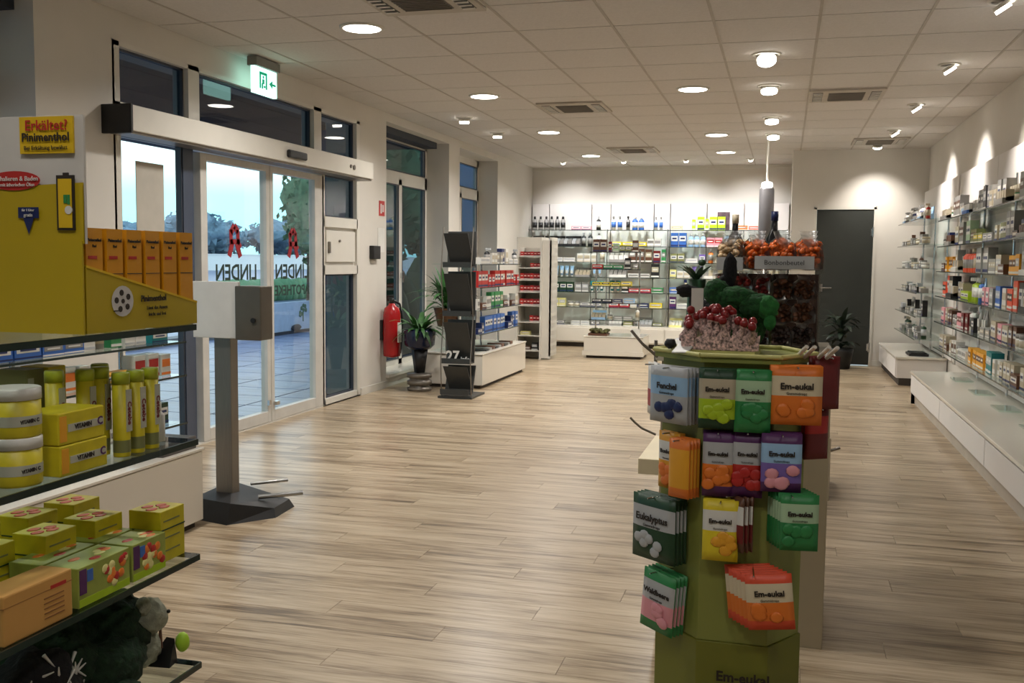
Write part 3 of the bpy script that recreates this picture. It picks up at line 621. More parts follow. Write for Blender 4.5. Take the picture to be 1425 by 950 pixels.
# sheet profile as seen: leaning panels
for z0,z1 in ((1.56,1.24),(1.18,.80),(.72,.36),(.30,.05)):
    sh=.05
    MB().add([(xa,8.94,z0),(xb-.04,8.94,z0),(xb,8.94+.08,z1),(xa+.05,8.94+.08,z1),(xa,8.95,z0),(xb-.04,8.95,z0),(xb,9.03,z1),(xa+.05,9.03,z1)],[(0,1,2,3),(7,6,5,4),(0,4,5,1),(1,5,6,2),(2,6,7,3),(3,7,4,0)]).build('front_sheet',M_rack,t)
for x in (xa-.008,xb+.008):
    pts=[(x,8.92,0)]; MB().tube([(x,8.93,.0),(x,8.90,.35),(x,8.97,.75),(x,8.90,1.2),(x,8.97,1.62)],.006).build('wire_side',M_dsteel,t)
MB().box(xa-.03,xb+.03,8.88,9.3,0,.02).build('base_plate',M_rack,t)
o=text('27',.13,MATS['white'],t,(-.035,-.10,.40),FRONT,bold=.004); 
text('info',.06,MATS['white'],t,(.09,-.10,.375),FRONT,bold=.002)
for x,z,c_ in ((-3.03,.80,'silver'),(-2.93,.80,'white'),(-2.98,1.24,'cream')):
    o=MB().box(x-.05,x+.045,9.04,9.05,z,z+.05 if z<1 else z+.06).build('leaflet',MATS[c_],t)
# ---------------- plants at the window
M_leaf=mat('plant leaf',(52,96,44),.5,vary=.4,scale=20)
def strap_leaf(q,base,direction,length,width,droop,rng):
    base=Vector(base); d=Vector(direction).normalized(); side=d.cross(Vector((0,0,1))).normalized() if abs(d.z)<.99 else Vector((1,0,0)); pts=[]; p=base.copy(); dd=d.copy(); n=5
    for i in range(n+1):
        wv=width*math.sin(PI*(i/n*.9+.08)); pts+= [p-side*wv,p+side*wv+Vector((0,0,.002))]; dd=(dd+Vector((0,0,-droop/n))).normalized(); p=p+dd*length/n
    q.add(pts,[(2*i,2*i+1,2*i+3,2*i+2) for i in range(n)],0,True)
rg2=random.Random(5)
t=T('potted_plant','bushy green plant in a navy pot on a stacked stand by the window','plant',(-3.5,9.35,0))
MB().lathe(-3.5,9.35,[(.12,0),(.125,.03),(.10,.04),(.10,.06),(.125,.065),(.125,.10),(.10,.11),(.10,.13),(.125,.135),(.125,.17),(.06,.18)],18).build('ringed_foot',M_dsteel,t)
MB().lathe(-3.5,9.35,[(.055,.18),(.09,.42)],4).build('tapered_leg',M_black,t)
MB().lathe(-3.5,9.35,[(.11,.42),(.15,.46),(.165,.60),(.15,.62),(.14,.60)],20).build('pot',mat('navy ceramic',(24,32,60),.2),t)
q=MB()
for i in range(60):
    a_=rg2.uniform(0,2*PI); el_=rg2.uniform(.3,1.3); strap_leaf(q,(-3.5+.05*math.cos(a_),9.35+.05*math.sin(a_),.60),(math.cos(a_)*math.cos(el_),math.sin(a_)*math.cos(el_),math.sin(el_)),rg2.uniform(.15,.36),.02,1.4,rg2)
q.build('foliage',M_leaf,t)
t=T('potted_plant','taller leafy plant in a brown pot on a slim stand behind the magazine rack','plant',(-3.38,9.85,0))
MB().rod((-3.38,9.85,0),(-3.38,9.85,.62),.02).lathe(-3.38,9.85,[(.13,0),(.13,.02)],16).build('pot_stand',M_dsteel,t)
MB().lathe(-3.38,9.85,[(.10,.62),(.14,.80),(.145,.81),(.12,.79)],16).build('pot',mat('brown clay',(112,72,44),.6),t)
q=MB()
for i in range(80):
    a_=rg2.uniform(0,2*PI); el_=rg2.uniform(.4,1.5); strap_leaf(q,(-3.38+.05*math.cos(a_),9.85+.05*math.sin(a_),.79+rg2.random()*.2),(math.cos(a_)*math.cos(el_),math.sin(a_)*math.cos(el_),math.sin(el_)),rg2.uniform(.15,.42),.022,1.2,rg2)
q.build('foliage',M_leaf,t)
t=T('potted_plant','dark large leaved plant standing in front of the anthracite door','plant',(.72,13.1,0))
MB().lathe(.72,13.1,[(.11,0),(.15,.22),(.15,.26),(.12,.25)],16).build('pot',M_black,t)
q=MB()
for i in range(46):
    a_=rg2.uniform(0,2*PI); el_=rg2.uniform(.5,1.5); strap_leaf(q,(.72,13.1,.25+rg2.random()*.35),(math.cos(a_)*math.cos(el_),math.sin(a_)*math.cos(el_),math.sin(el_)),rg2.uniform(.2,.4),.035,1.5,rg2)
q.build('foliage',mat('dark leaf',(30,44,30),.5,vary=.3),t)
# ---------------- sanitiser stand
t=T('sanitiser_stand','steel hand sanitiser column with a white board and black foot','dispenser stand',(-2.72,4.5,0))
MB().box(-2.785,-2.69,4.47,4.54,.06,.91).build('column',M_dsteel,t,.004)
MB().add([(-2.86,4.33,0),(-2.60,4.26,0),(-2.44,4.46,0),(-2.46,4.70,0),(-2.84,4.72,0),(-2.84,4.36,.10),(-2.60,4.30,.10),(-2.46,4.48,.045),(-2.48,4.68,.045),(-2.82,4.68,.12)],[(4,3,2,1,0),(5,6,7,8,9),(0,1,6,5),(1,2,7,6),(2,3,8,7),(3,4,9,8),(4,0,5,9)]).build('foot',M_black,t)
MB().rod((-2.66,4.6,.13),(-2.52,4.74,.13),.008).rod((-2.56,4.5,.09),(-2.37,4.62,.10),.012).build('foot_pedal',M_alu,t)
MB().box(-2.885,-2.625,4.44,4.46,.905,1.19).build('white_board',MATS['white'],t,.003)
MB().box(-2.635,-2.49,4.42,4.54,.90,1.17).build('dispenser',mat('dispenser bronze',(104,98,88),.35,metal=.5,vary=.1),t,.006)
MB().rod((-2.53,4.418,1.0),(-2.53,4.41,1.0),.013).build('nozzle',M_black,t)
for k in range(3): MB().rod((-2.77+.04*k,4.5,.905),(-2.77+.04*k,4.5,.93),.006).build('bolt',M_chrome,t)
# ---------------- near white base gondola (behind foreground shelf)
t=gondola('display_gondola','low white gloss based glass gondola between the front shelf and the entrance',-3.42,-2.70,2.4,4.22,1.0,[.52,.75,.91],.39,None,'r')
for y in (2.6,3.4,4.1): MB().rod((-3.06,y,.39),(-3.06,y,.93),.011).build('upright',M_chrome,t)
MB().box(-2.93,-2.72,3.93,4.20,.39,.45).build('end_block',mat('grey block',(84,78,74),.5),t,.004)
fill('upper shelf, white plinth gondola','y',2.5,4.15,-2.84,.91,PI/2,'bd1 tf1 bf3w bf2 wc1 gz1 Gc1 wc2',rg,.12)
fill('middle shelf, white plinth gondola','y',2.5,4.15,-2.84,.75,PI/2,'wc3o oc3w wc3r ac2w wc2o af2w wc2r',rg,.13)
fill('lower shelf, white plinth gondola','y',2.5,4.15,-2.84,.52,PI/2,'rc2w wc3 gu1 Dc1 tz1 wt2 gc1',rg,.15)
# ---------------- right wall shelving
t=T('wall_shelving','long glass wall shelving on the right wall above the white bench','shelving',(1.6,7,0))
y=10.9
while y>2.0:
    MB().box(1.68,XR,y-.91,y-.004,.33,2.22).build('back_panel',M_wallw,t,.003); y-=.914
RZ=[1.74,1.49,1.25,1.01,.76,.505]
for z in RZ:
    y=10.6
    while y>2.4: glass_shelf(t,1.45,1.675,y-1.195,y-.005,z,'l',.008); y-=1.2
for k in range(8): MB().rod((1.655,10.6-1.2*k,.33),(1.655,10.6-1.2*k,2.0),.010).build('upright',M_chrome,t)
rs=[['gd1 Gj1 _3 gu3n gc2 wf1B bd1w wc2 gu2k ku1 gs3 ec2 gu2'],['kf1 Nc1 gd1n ec2 gu2n _8 qu2w Oc3n Of2y gf2 ec2 Oc2 gu2'],
['nf1 ac3n ac1 gu1 wd1 wj1k xb4 xz2 ks1 gu4 gc3 ec2'],['xc2k xu1 ku2 kd1 ec2 lf2 lz2 bz2 Bt1 pc3 gc2 bc2 wc2'],
['pc2w ec2w nc2w wj3 pc2R Rc2 wz2k kc1 gt4 gf2 ec2'],['ec3w nf1 ec2 wc2n wj2 wf2 ac4n ac4n tc2 wc2 ec2']]
for si,z in enumerate(RZ): fill(f'{shw[si]} shelf, long right wall unit','y',10.55,3.6,1.54,z,-PI/2,rs[si][0],rg,.205,hs=1.35,gap=.004)
t=T('low_bench','long white lacquered low cabinet along the right wall','cabinet',(1.45,6,0))
MB().box(1.23,1.72,1.5,10.02,0,.10).build('toe_kick',mat('bench kick',(176,166,152),.5),t)
MB().box(1.21,1.72,1.5,10.02,.105,.278).build('body',M_shadowgap,t)
MB().box(1.185,1.72,1.5,10.05,.286,.31).build('top',M_lacq,t,.003)
y=10.03
while y>2: MB().box(1.192,1.215,y-1.79,y-.006,.11,.272).build('front_panel',M_wallw,t,.002); y-=1.8
MB().box(1.20,1.23,10.02,10.04,.0,.286).box(1.2,1.72,10.02,10.035,0,.286).build('end_panel',M_wallw,t)
for i in range(7): MB().box(1.45,1.60,9.2-i*.9,9.5-i*.9,.311,.322).build('glass_tray',M_glass,t)
# far right unit
t=T('wall_shelving','short glass wall shelving in the far right corner','shelving',(1.6,12,0))
MB().box(1.68,XR,11.0,13.55,.33,2.22).build('back_panel',M_wallw,t,.003)
for z in [1.80,1.53,1.27,1.01,.76,.52]: glass_shelf(t,1.36,1.675,11.3,13.3,z,'l')
for y in (11.35,12.3,13.25): MB().rod((1.655,y,.33),(1.655,y,1.9),.010).build('upright',M_chrome,t)
fs=['wz2N Bd1 wc2 wz1','gf2 sj4 ns1 gc2','gj3 sf2 nb1 gc2','gf3 sc1 kf1 gj2','sj2 gd1 ku1 gf2','gf2 Dz2 Dz1 gc2']
for si,z in enumerate([1.80,1.53,1.27,1.01,.76,.52]): fill(f'{shw[si]} shelf, far right unit','y',13.25,11.4,1.45,z,-PI/2,fs[si],rg,.17)
t=T('low_bench','short white low cabinet in the far right corner by the door','cabinet',(1.45,12.4,0))
MB().box(1.24,1.72,11.5,13.45,0,.08).build('toe_kick',M_shadowgap,t); MB().box(1.215,1.72,11.5,13.45,.08,.285).build('body',M_wallw,t,.003)
MB().box(1.195,1.72,11.47,13.47,.29,.315).build('top',M_lacq,t,.003); MB().box(1.203,1.214,11.52,12.45,.09,.28).box(1.203,1.214,12.46,13.43,.09,.28).build('front_panel',M_wallw,t)
q=MB().box(1.35,1.55,11.6,11.95,.315,.34).box(1.37,1.53,11.62,11.93,.34,.35); o=q.build('dark_tray',M_black); tag(o,'flat dark tray on the short far right bench','tray')
# ================================================================== COUNTERS
t=T('service_counter','tall beige service counter right behind the sweets stand','counter',(-.12,3.75,0))
M_counter=mat('beige laminate',(176,164,140),.5,vary=.03)
MB().box(-.40,.165,3.46,4.10,.0,.97).build('body',M_counter,t,.003)
MB().box(-.42,.18,3.44,4.12,.97,1.0).build('top',M_lacq,t,.004)
MB().box(-.475,-.40,3.46,3.95,.565,.62).build('bag_shelf',mat('cream laminate',(226,214,184),.45),t,.002)
M_rail=M_dsteel
MB().tube([(-.50+.0,3.42,.77),(-.485,3.42,.755),(-.46,3.42,.735),(-.41,3.42,.715)],.004).build('curved_rail',M_rail,t)
MB().tube([(-.50,3.4,1.075),(-.46,3.4,1.03),(-.41,3.42,.985)],.005).tube([(-.42,3.45,.9),(-.42,3.45,1.04)],.006).build('curved_rail',M_rail,t)
t=T('service_counter','farther white service counter behind the tall beige counter','counter',(-.1,6.0,0))
MB().box(-.38,.28,5.7,6.3,0,.35).build('base',M_counter,t,.003); MB().box(-.30,.02,5.85,6.2,.35,.75).build('pedestal',M_counter,t,.003); MB().box(-.36,.04,5.75,6.3,.75,.78).build('top',M_lacq,t,.003)
MB().rod((.28,5.72,.28),(.33,5.72,.30),.008).build('rail',M_rail,t)
# candy rack on the counter
t=T('candy_rack','dark wire and acrylic rack of bagged sweets on the beige counter','rack',(-.05,3.75,1.0))
M_acr=glassmat('clear acrylic',(.86,.84,.80),.05,extra=.06)
MB().box(-.25,.13,3.70,3.98,1.0,1.015).box(-.25,.13,3.96,3.98,1.0,1.27).build('backboard',mat('rack brown',(70,50,42),.6),t)
MB().box(-.245,-.235,3.62,3.98,1.015,1.27).box(.115,.125,3.62,3.98,1.015,1.27).box(-.045,-.035,3.62,3.98,1.015,1.27).build('divider',M_acr,t)
MB().box(-.25,.13,3.60,3.98,1.275,1.285).build('upper_deck',M_acr,t)
for z in (1.10,1.19): MB().box(-.25,-.04,3.66,3.97,z,z+.006).build('inner_shelf',M_acr,t)
MB().box(-.25,.13,3.596,3.604,1.285,1.335).build('front_lip',M_acr,t)
o=MB().box(-.10,.10,3.588,3.594,1.29,1.335).build('name_plate',MATS['silver'],t); text('Bonbonbeutel',.024,M_ink,t,(.05,-.164,.312),FRONT)
MB().box(-.23,-.14,3.588,3.594,1.285,1.33).build('name_plate',MATS['silver'],t)
M_cell=glassmat('cellophane',(.93,.93,.93),.28,extra=.26)
M_sw={'orange':mat('orange sweets',(206,96,30),.3,vary=.4,scale=60),'brown':mat('brown sweets',(92,52,30),.35,vary=.5,scale=50),'dark':mat('liquorice sweets',(48,30,26),.3,vary=.6,scale=50),'cream':mat('cream sweets',(190,160,120),.4,vary=.4,scale=50),'red':mat('berry sweets',(132,40,40),.3,vary=.5,scale=50)}
def sweetbag(x,y,z,cl,s,rg_,label,group,n=26,rz=0,w_=.06,h_=.075):
    t=T('sweets_bag',label,'sweets bag',(x,y,z),0,group)
    q=MB()
    for i in range(n):
        a_=rg_.uniform(-1,1); b_=rg_.uniform(-1,1); c_=rg_.random()
        if abs(a_)*c_>.95: continue
        q.blob((a_*w_*.36*s,b_*.018*s,(.010+c_*h_*.72)*s),(.010*s,.009*s,.008*s),seed=i,amp=.2,u=7,v=4)
    q.build('sweets',M_sw[cl],t,local=True)
    q=MB(); n_=10; prof=[(.2,0),(1,.04),(1.02,.4),(.95,.75),(.5,.95),(.75,1.15)]
    vs=[];fs_=[]
    for j,(r_,zz_) in enumerate(prof):
        for i in range(n_): a_=2*PI*i/n_; k=1+.12*math.sin(i*2.3+j); vs.append((r_*k*w_*.5*s*math.cos(a_),r_*k*.028*s*math.sin(a_),zz_*h_*s))
    for j in range(len(prof)-1):
        for i in range(n_): fs_.append((j*n_+i,j*n_+(i+1)%n_,(j+1)*n_+(i+1)%n_,(j+1)*n_+i))
    q.add(vs,fs_,0,True); q.build('cellophane_bag',M_cell,t,local=True); return t
rg3=random.Random(9)
for k in range(12):
    i,j=k%4,k//4
    cl=['cream','orange','orange','orange'][i]; 
    sweetbag(-.19+.09*i+rg3.uniform(-.01,.01),3.64+.07*j,1.286+.0*j,cl,1.25+.2*j,rg3,f'clear bag of {"cream" if cl=="cream" else "orange"} sweets atop the candy rack, {("front","middle","rear")[j]} row, {("leftmost","centre left","centre right","rightmost")[i]}','sweets',n=24)['group']=f'{cl} sweet bags {("front","middle","rear")[j]} row'
for k in range(6):
    i,j=k%2,k//2
    sweetbag(-.005+.075*i,3.66,1.015+j*.083,'brown' if j else 'dark',1.05,rg3,f'bag of {("dark","brown","brown")[j]} sweets in the right compartment, {("bottom","middle","top")[j]} layer, {("left","right")[i]} one',f'right compartment {j}',n=30,w_=.072)
for k in range(9):
    i,j=k%3,k//3
    sweetbag(-.205+.065*i,3.70,[1.0155,1.1065,1.1965][j],['dark','dark','red'][j],.95,rg3,f'bag of {("dark","dark","berry red")[j]} sweets in the left compartment, {("bottom","middle","top")[j]} shelf, {("left","middle","right")[i]}',f'left compartment {j}',n=20)
def winebottle(x,y,z,label,c_,s=1,tilt=0):
    t=T('bottle',label,'bottle',(x,y,z)); t.rotation_euler=(0,tilt,0)
    MB().lathe(0,0,[(.034*s,0),(.036*s,.01),(.036*s,.13*s),(.014*s,.17*s),(.012*s,.22*s),(.014*s,.235*s)],14).build('body',mat('dark bottle '+c_,C['black'],.15),t,local=True)
    MB().lathe(0,0,[(.0368*s,.03*s),(.0368*s,.10*s)],14,cap=False).build('bottle_label',MATS[c_],t,local=True)
    MB().lathe(0,0,[(.015*s,.205*s),(.015*s,.245*s)],10).build('cap',MATS['cream' if c_=='red' else c_],t,local=True)
winebottle(-.185,3.93,1.286,'dark bottle with a red label behind the candy rack','red',.85); winebottle(-.04,3.94,1.286,'dark slim bottle behind the bagged orange sweets','navy',.9)
# ================================================================== SWEETS FLOOR STAND
M_green=mat('olive green card',(132,138,66),.5,vary=.04,scale=3); M_greend=mat('dark olive card',(112,114,36),.5,vary=.04,scale=3)
M_cream=mat('stand cream',(196,192,120),.5)
t=T('sweets_stand','olive green cardboard floor stand hung with sweet pouches','display stand',(-.11,2.5,0)); ST=t
hx=[(-.285,2.50),(-.175,2.385),(-.012,2.385),(.062,2.50),(-.01,2.64),(-.2,2.64)]
MB().prism(hx,.40,1.075).build('column',M_green,t,.002)
cx_,cy2=-.11,2.51
MB().prism([(cx_+(x-cx_)*1.03,cy2+(y-cy2)*1.03) for x,y in hx],.0,.40).build('base',M_greend,t,.002)
MB().prism([(cx_+(x-cx_)*1.12,cy2+(y-cy2)*1.12) for x,y in hx],1.075,1.088).build('top_tray',M_green,t,.002)
q=MB(); hh=[(cx_+(x-cx_)*1.13,cy2+(y-cy2)*1.13) for x,y in hx]
for a,b in zip(hh,hh[1:]+hh[:1]): q.rod((a[0],a[1],1.093),(b[0],b[1],1.093),.006,6)
q.build('tray_rim',M_cream,t)
text('Em-eukal',.034,M_ink,t,(.045,-.1295,.320),FRONT,bold=.001)
M_pc={}
def pouch(x,y,z,rz,kind,label,group,w_=.105,h_=.135,letter=True,tilt=0):
    body,band,motif,word=kind
    me=pmesh2(body,band,motif,w_,h_)
    if letter:
        t=T('sweets_pouch',label,'pouch',(x,y,z),0,group); t.rotation_euler=(0,tilt,rz)
        link('packet',me,t)
        text(word,w_*.175,M_ink,t,(0,-.0105,h_*.66),FRONT,bold=.0006)
        text('Gummidrops',w_*.075,M_ink,t,(0,-.0105,h_*.54),FRONT)
        MT={'orange':'orange','lime':'lime','green':'green','purple':'violet','red':'red','amber':'orange','silver':'navy' if body=='silver' else 'amber','dark_green':'silver','yellow':'amber','pink':'pink','violet':'pink'}
        q=MB(); rg_=random.Random(int(x*1000+z*777))
        for i in range(6): q.blob((rg_.uniform(-.33,.33)*w_,-.0095,h_*rg_.uniform(.14,.42)),(.016,.003,.013),seed=i,u=8,v=5)
        q.build('fruit_print',MATS[MT.get(motif,'orange')] ,t,local=True)
    else:
        t=link('sweets_pouch',me,None,(x,y,z),(0,tilt,rz)); tag(t,label,'pouch',group)
    return t
PM2={}
def pmesh2(body,band,motif,w_,h_):
    k=(body,band,motif,w_,h_)
    if k not in PM2:
        old=PK.pop(('pouch',body,band,round(w_,3),round(.016,3),round(h_,3)),None)
        me=pmesh('pouch',body,w_,.016,h_,band).copy(); me.materials[2]=MATS[motif]; PM2[k]=me
    return PM2[k]
def hang(cx0,cy0,ztop,ang,n,kind,desc,w_=.105,h_=.135,tilt=0,shift=(0,0),word=True,hook=True):
    """n pouches hanging one behind another; ang = direction the front faces (0 = -y)"""
    nx,ny=math.sin(ang),-math.cos(ang)
    for k in range(n):
        o_=.018+k*.013
        lab=f'{desc}, '+['frontmost','second in stack','third in stack','fourth in stack','fifth in stack','hindmost'][n-1-k] if n>1 else desc
        pouch(cx0+nx*o_+(shift[0]*k),cy0+ny*o_+(shift[1]*k),ztop-h_-.008,ang,kind,lab,(desc+' stack') if n>1 else None,w_,h_,letter=(k==n-1 and word),tilt=tilt)
    if hook: 
        MB().rod((cx0-nx*.005,cy0-ny*.005,ztop-.012),(cx0+nx*(.03+n*.013),cy0+ny*(.03+n*.013),ztop-.010),.002,6).build('hook',M_chrome,ST)
W='white'
LA=-R(46); RA=R(58)
# row 1
hang(-.140,2.385,1.073,0,3,('dark_green','beige','lime','Em-eukal'),'dark green sweet pouch at the top left of the stand front',w_=.085,h_=.14)
hang(-.060,2.385,1.073,0,3,('green','pale_green','green','Em-eukal'),'bright green sweet pouch at the top centre of the stand front',w_=.082,h_=.145)
hang(.030,2.405,1.085,R(6),4,('orange','cream','orange','Em-eukal'),'orange sweet pouch at the top right of the stand front',w_=.115,h_=.135)
hang(-.225,2.437,1.068,LA+R(12),4,('silver','pale_blue','silver','Fenchel'),'silver blue sweet pouch on the top left face of the stand',w_=.115,h_=.135)
hang(-.275,2.49,1.066,LA-R(20),2,('white','white','red','Salbei'),'white and red pouch edge on at the top left of the stand',w_=.10,h_=.13,word=False)
hang(.085,2.49,1.10,R(28),3,('dark_red','dark_red','dark_red',''),'dark red pouch at the top right side of the stand',w_=.065,h_=.125,word=False)
hang(.070,2.50,.975,R(32),2,('dark_red','red','dark_red',''),'dark red pouch on the second level of the right side',w_=.065,h_=.125,word=False)
# row 2
hang(-.135,2.385,.925,0,2,('purple','silver','orange','Em-eukal'),'purple sweet pouch with orange fruit, second row left',w_=.072,h_=.155)
hang(-.068,2.385,.928,0,2,('purple','silver','red','Em-eukal'),'purple sweet pouch with red fruit, second row centre',w_=.07,h_=.155)
hang(.004,2.392,.93,R(4),4,('purple','pale_blue','violet','Em-eukal'),'violet sweet pouch, second row right of the stand front',w_=.09,h_=.135)
hang(-.235,2.447,.905,LA+R(5),2,('amber','white','amber','Bonbons'),'orange and white pouch on the left face, second level',w_=.075,h_=.14)
hang(-.195,2.405,.90,LA+R(14),4,('orange','amber','amber',''),'plain orange pouch beside the white one, second level',w_=.06,h_=.14,word=False)
# row 3
hang(-.125,2.385,.765,0,3,('yellow','white','yellow','Em-eukal'),'yellow sweet pouch in the third row of the stand',w_=.082,h_=.145)
hang(-.060,2.385,.775,-R(50),3,('brown','white','dark_red',''),'brown pouch turned edge on in the third row',w_=.07,h_=.13,word=False)
hang(.020,2.405,.795,R(8),6,('green','pale_green','green','Em-eukal'),'green sweet pouch at the right of the third row',w_=.085,h_=.13,shift=(.004,0))
hang(-.255,2.46,.745,LA+R(10),4,('dark_green','silver','dark_green','Eukalyptus'),'large dark green pouch sticking out on the left face',w_=.14,h_=.16)
# row 4
hang(-.050,2.390,.61,R(3),6,('coral','cream','orange','Em-eukal'),'orange red sweet pouch in the bottom row of the stand',w_=.105,h_=.13,shift=(.009,0),tilt=-R(6))
hang(-.245,2.455,.56,LA+R(10),4,('green','silver','pink','Waldbeere'),'green pouch with pink fruit at the bottom of the left face',w_=.105,h_=.15,tilt=R(5))
for x in (.035,.085):
    o=MB().tube([(x,2.44,1.09),(x+.022,2.40,1.118)],.005).tube([(x+.018,2.44,1.09),(x+.040,2.40,1.118)],.005).build('price_hook',M_lacq,ST)
# lollipops on the stand top
t=T('lollipop_holder','clear tray holder for red lollipops on top of the stand','holder',(-.15,2.47,1.088))
MB().prism([(-.25,2.43),(-.06,2.41),(-.05,2.53),(-.24,2.54)],1.088,1.10).build('tray',M_cream,t)
MB().prism([(-.225,2.445),(-.085,2.43),(-.085,2.52),(-.22,2.53)],1.10,1.135).build('insert',M_acr,t)
rg4=random.Random(21)
lm=None
M_lol=mat('lollipop red',(130,24,26),.3); M_wrap=mat('wrapper print',(190,160,154),.45,vary=.9,scale=170)
for i in range(26):
    u_=(i%7)/6; v_=(i//7)/3; x=-.232+.155*u_+rg4.uniform(-.006,.006); y=2.44+.075*v_; tz=1.135+.02*v_+.018*math.sin(u_*PI)+rg4.uniform(-.006,.006)
    if lm is None:
        t=T('lollipop','red lollipop with a printed wrapper in the holder on the stand','lollipop',(x,y,1.10),0,'lollipops on the sweets stand')
        MB().lathe(0,0,[(.002,.0),(.002,.045)],6).build('stick',M_lacq,t,local=True)
        MB().blob((0,0,.062),(.0105,.0105,.011),seed=1,amp=.1,u=12,v=8).build('candy_head',M_lol,t,local=True)
        MB().lathe(0,0,[(.010,.018),(.013,.03),(.005,.048),(.010,.055)],8,cap=False).build('wrapper',M_wrap,t,local=True); lm=t
    else: t=dup(lm,(x,y,1.10))
    t.location.z=1.101+ (tz-1.135); t.rotation_euler=((u_-.5)*0+ (.5-v_)*.35,(u_-.5)*.8,rg4.uniform(0,6))
q=MB()
for i in range(46):
    x=-.245+.18*rg4.random(); q.add([(x,2.425,1.10),(x+.016,2.423,1.102),(x+.014+rg4.uniform(-.01,.01),2.427,1.13+rg4.random()*.02),(x-.002,2.428,1.128)],[(0,1,2,3)])
o=q.build('wrapper_tails',M_wrap,None); tag(o,'crowd of pale printed lollipop wrappers at the foot of the red lollipops','wrappers',kind='stuff')
o=MB().blob((-.262,2.44,1.112),(.014,.012,.012),amp=.4).build('black_clip',M_black); tag(o,'small black clip at the left end of the stand top','clip')
o=MB().add([(-.255,2.405,1.095),(-.215,2.40,1.097),(-.205,2.43,1.112),(-.24,2.44,1.115),(-.255,2.405,1.092),(-.215,2.40,1.094),(-.205,2.43,1.109),(-.24,2.44,1.112)],[(0,1,2,3),(7,6,5,4),(0,4,5,1),(1,5,6,2),(2,6,7,3),(3,7,4,0)]).build('paper_slip',MATS['white']); tag(o,'crumpled white paper slip at the left end of the stand top','paper')
# white card and plush toys behind the lollipops
o=MB().box(-.225,-.195,2.562,2.568,1.088,1.245).box(-.195,-.150,2.562,2.568,1.088,1.195).build('paper_card',MATS['white']); tag(o,'white paper card standing behind the lollipops','card')
M_pl=mat('green plush',(26,72,32),.95,vary=.5,scale=90,bump=.8); M_bp=mat('black plush',(22,20,22),.95,vary=.3,scale=80,bump=.6)
t=T('plush_toy','green plush toy with long limbs lying behind the lollipops','plush toy',(-.1,2.61,1.088))
q=MB().blob((-.165,2.60,1.235),(.032,.03,.034),seed=3,amp=.2,u=20,v=14); q.blob((-.115,2.585,1.222),(.055,.03,.028),seed=5,amp=.2,u=20,v=14); q.blob((-.065,2.575,1.205),(.045,.028,.030),seed=6,amp=.2,u=20,v=14)
q.blob((-.10,2.62,1.15),(.06,.035,.065),seed=7,amp=.15,u=20,v=14); q.build('body',M_pl,t)
q=MB().blob((-.035,2.56,1.20),(.026,.022,.03),seed=8,amp=.2,u=16,v=12).blob((-.03,2.555,1.165),(.015,.016,.022),seed=9,amp=.2,u=16,v=12); q.build('foot',mat('bright green plush',(36,104,44),.9,vary=.35,scale=60,bump=.6),t)
t=T('plush_toy','black plush toy arm raised behind the green plush','plush toy',(-.2,2.64,1.088))
q=MB().blob((-.135,2.65,1.29),(.018,.018,.045),seed=2,amp=.15,u=16,v=12).blob((-.15,2.65,1.25),(.018,.018,.03),seed=3,amp=.2,u=16,v=12).blob((-.19,2.67,1.15),(.035,.03,.062),seed=4,amp=.2,u=16,v=12); q.build('body',M_bp,t)
q=MB().blob((-.245,2.66,1.235),(.030,.016,.016),seed=5,amp=.3).blob((-.225,2.665,1.20),(.016,.016,.04),seed=6,amp=.2); q.build('arm',M_bp,t)
# leafy dark sprig behind
t=T('small_plant','dark leafed sprig in a tall green vase on the beige counter','plant',(-.30,3.6,1.0))
MB().lathe(-.30,3.6,[(.035,1.0),(.038,1.02),(.03,1.2),(.034,1.25)],14).build('vase',MATS['dark_green'],t)
q=MB()
for i in range(12):
    a_=rg4.uniform(0,6.28); strap_leaf(q,(-.30,3.6,1.24),(math.cos(a_)*.6,math.sin(a_)*.6,1),rg4.uniform(.06,.10),.010,.8,rg4)
q.blob((-.28,3.58,1.31),(.014,.014,.012),seed=3).build('foliage',mat('deep leaf',(30,58,34),.5,vary=.3),t)
# dark bumpy bag below plush
# ================================================================== FRONT LEFT SHELVING
t=T('front_shelving','glass front shelving full of yellow packs at the left foreground','shelving',(-1.35,1.2,0))
FX0,FX1=-1.75,-1.1
for i,z in enumerate((1.18,.955,.725,.505)):
    glass_shelf(t,FX0,FX1,-.6,1.70,z,'r',.010)
    MB().box(FX0,FX1,1.70,1.703,z-.01,z).build('end_edge',M_edge,t)
MB().box(FX0,FX1-.05,-.6,1.66,0,.28).build('plinth',M_lacq,t,.004)
MB().rod((-1.72,1.64,.28),(-1.72,1.64,1.25),.012).rod((-1.72,.5,.28),(-1.72,.5,1.25),.012).build('upright',M_dsteel,t)
M_y1=mat('mustard card',(176,152,14),.5,vary=.05,scale=4); M_y2=mat('amber card',(206,140,8),.5,vary=.06,scale=5); M_y3=mat('header yellow',(214,176,20),.5,vary=.04)
M_gw=mat('header grey white',(200,196,190),.5)
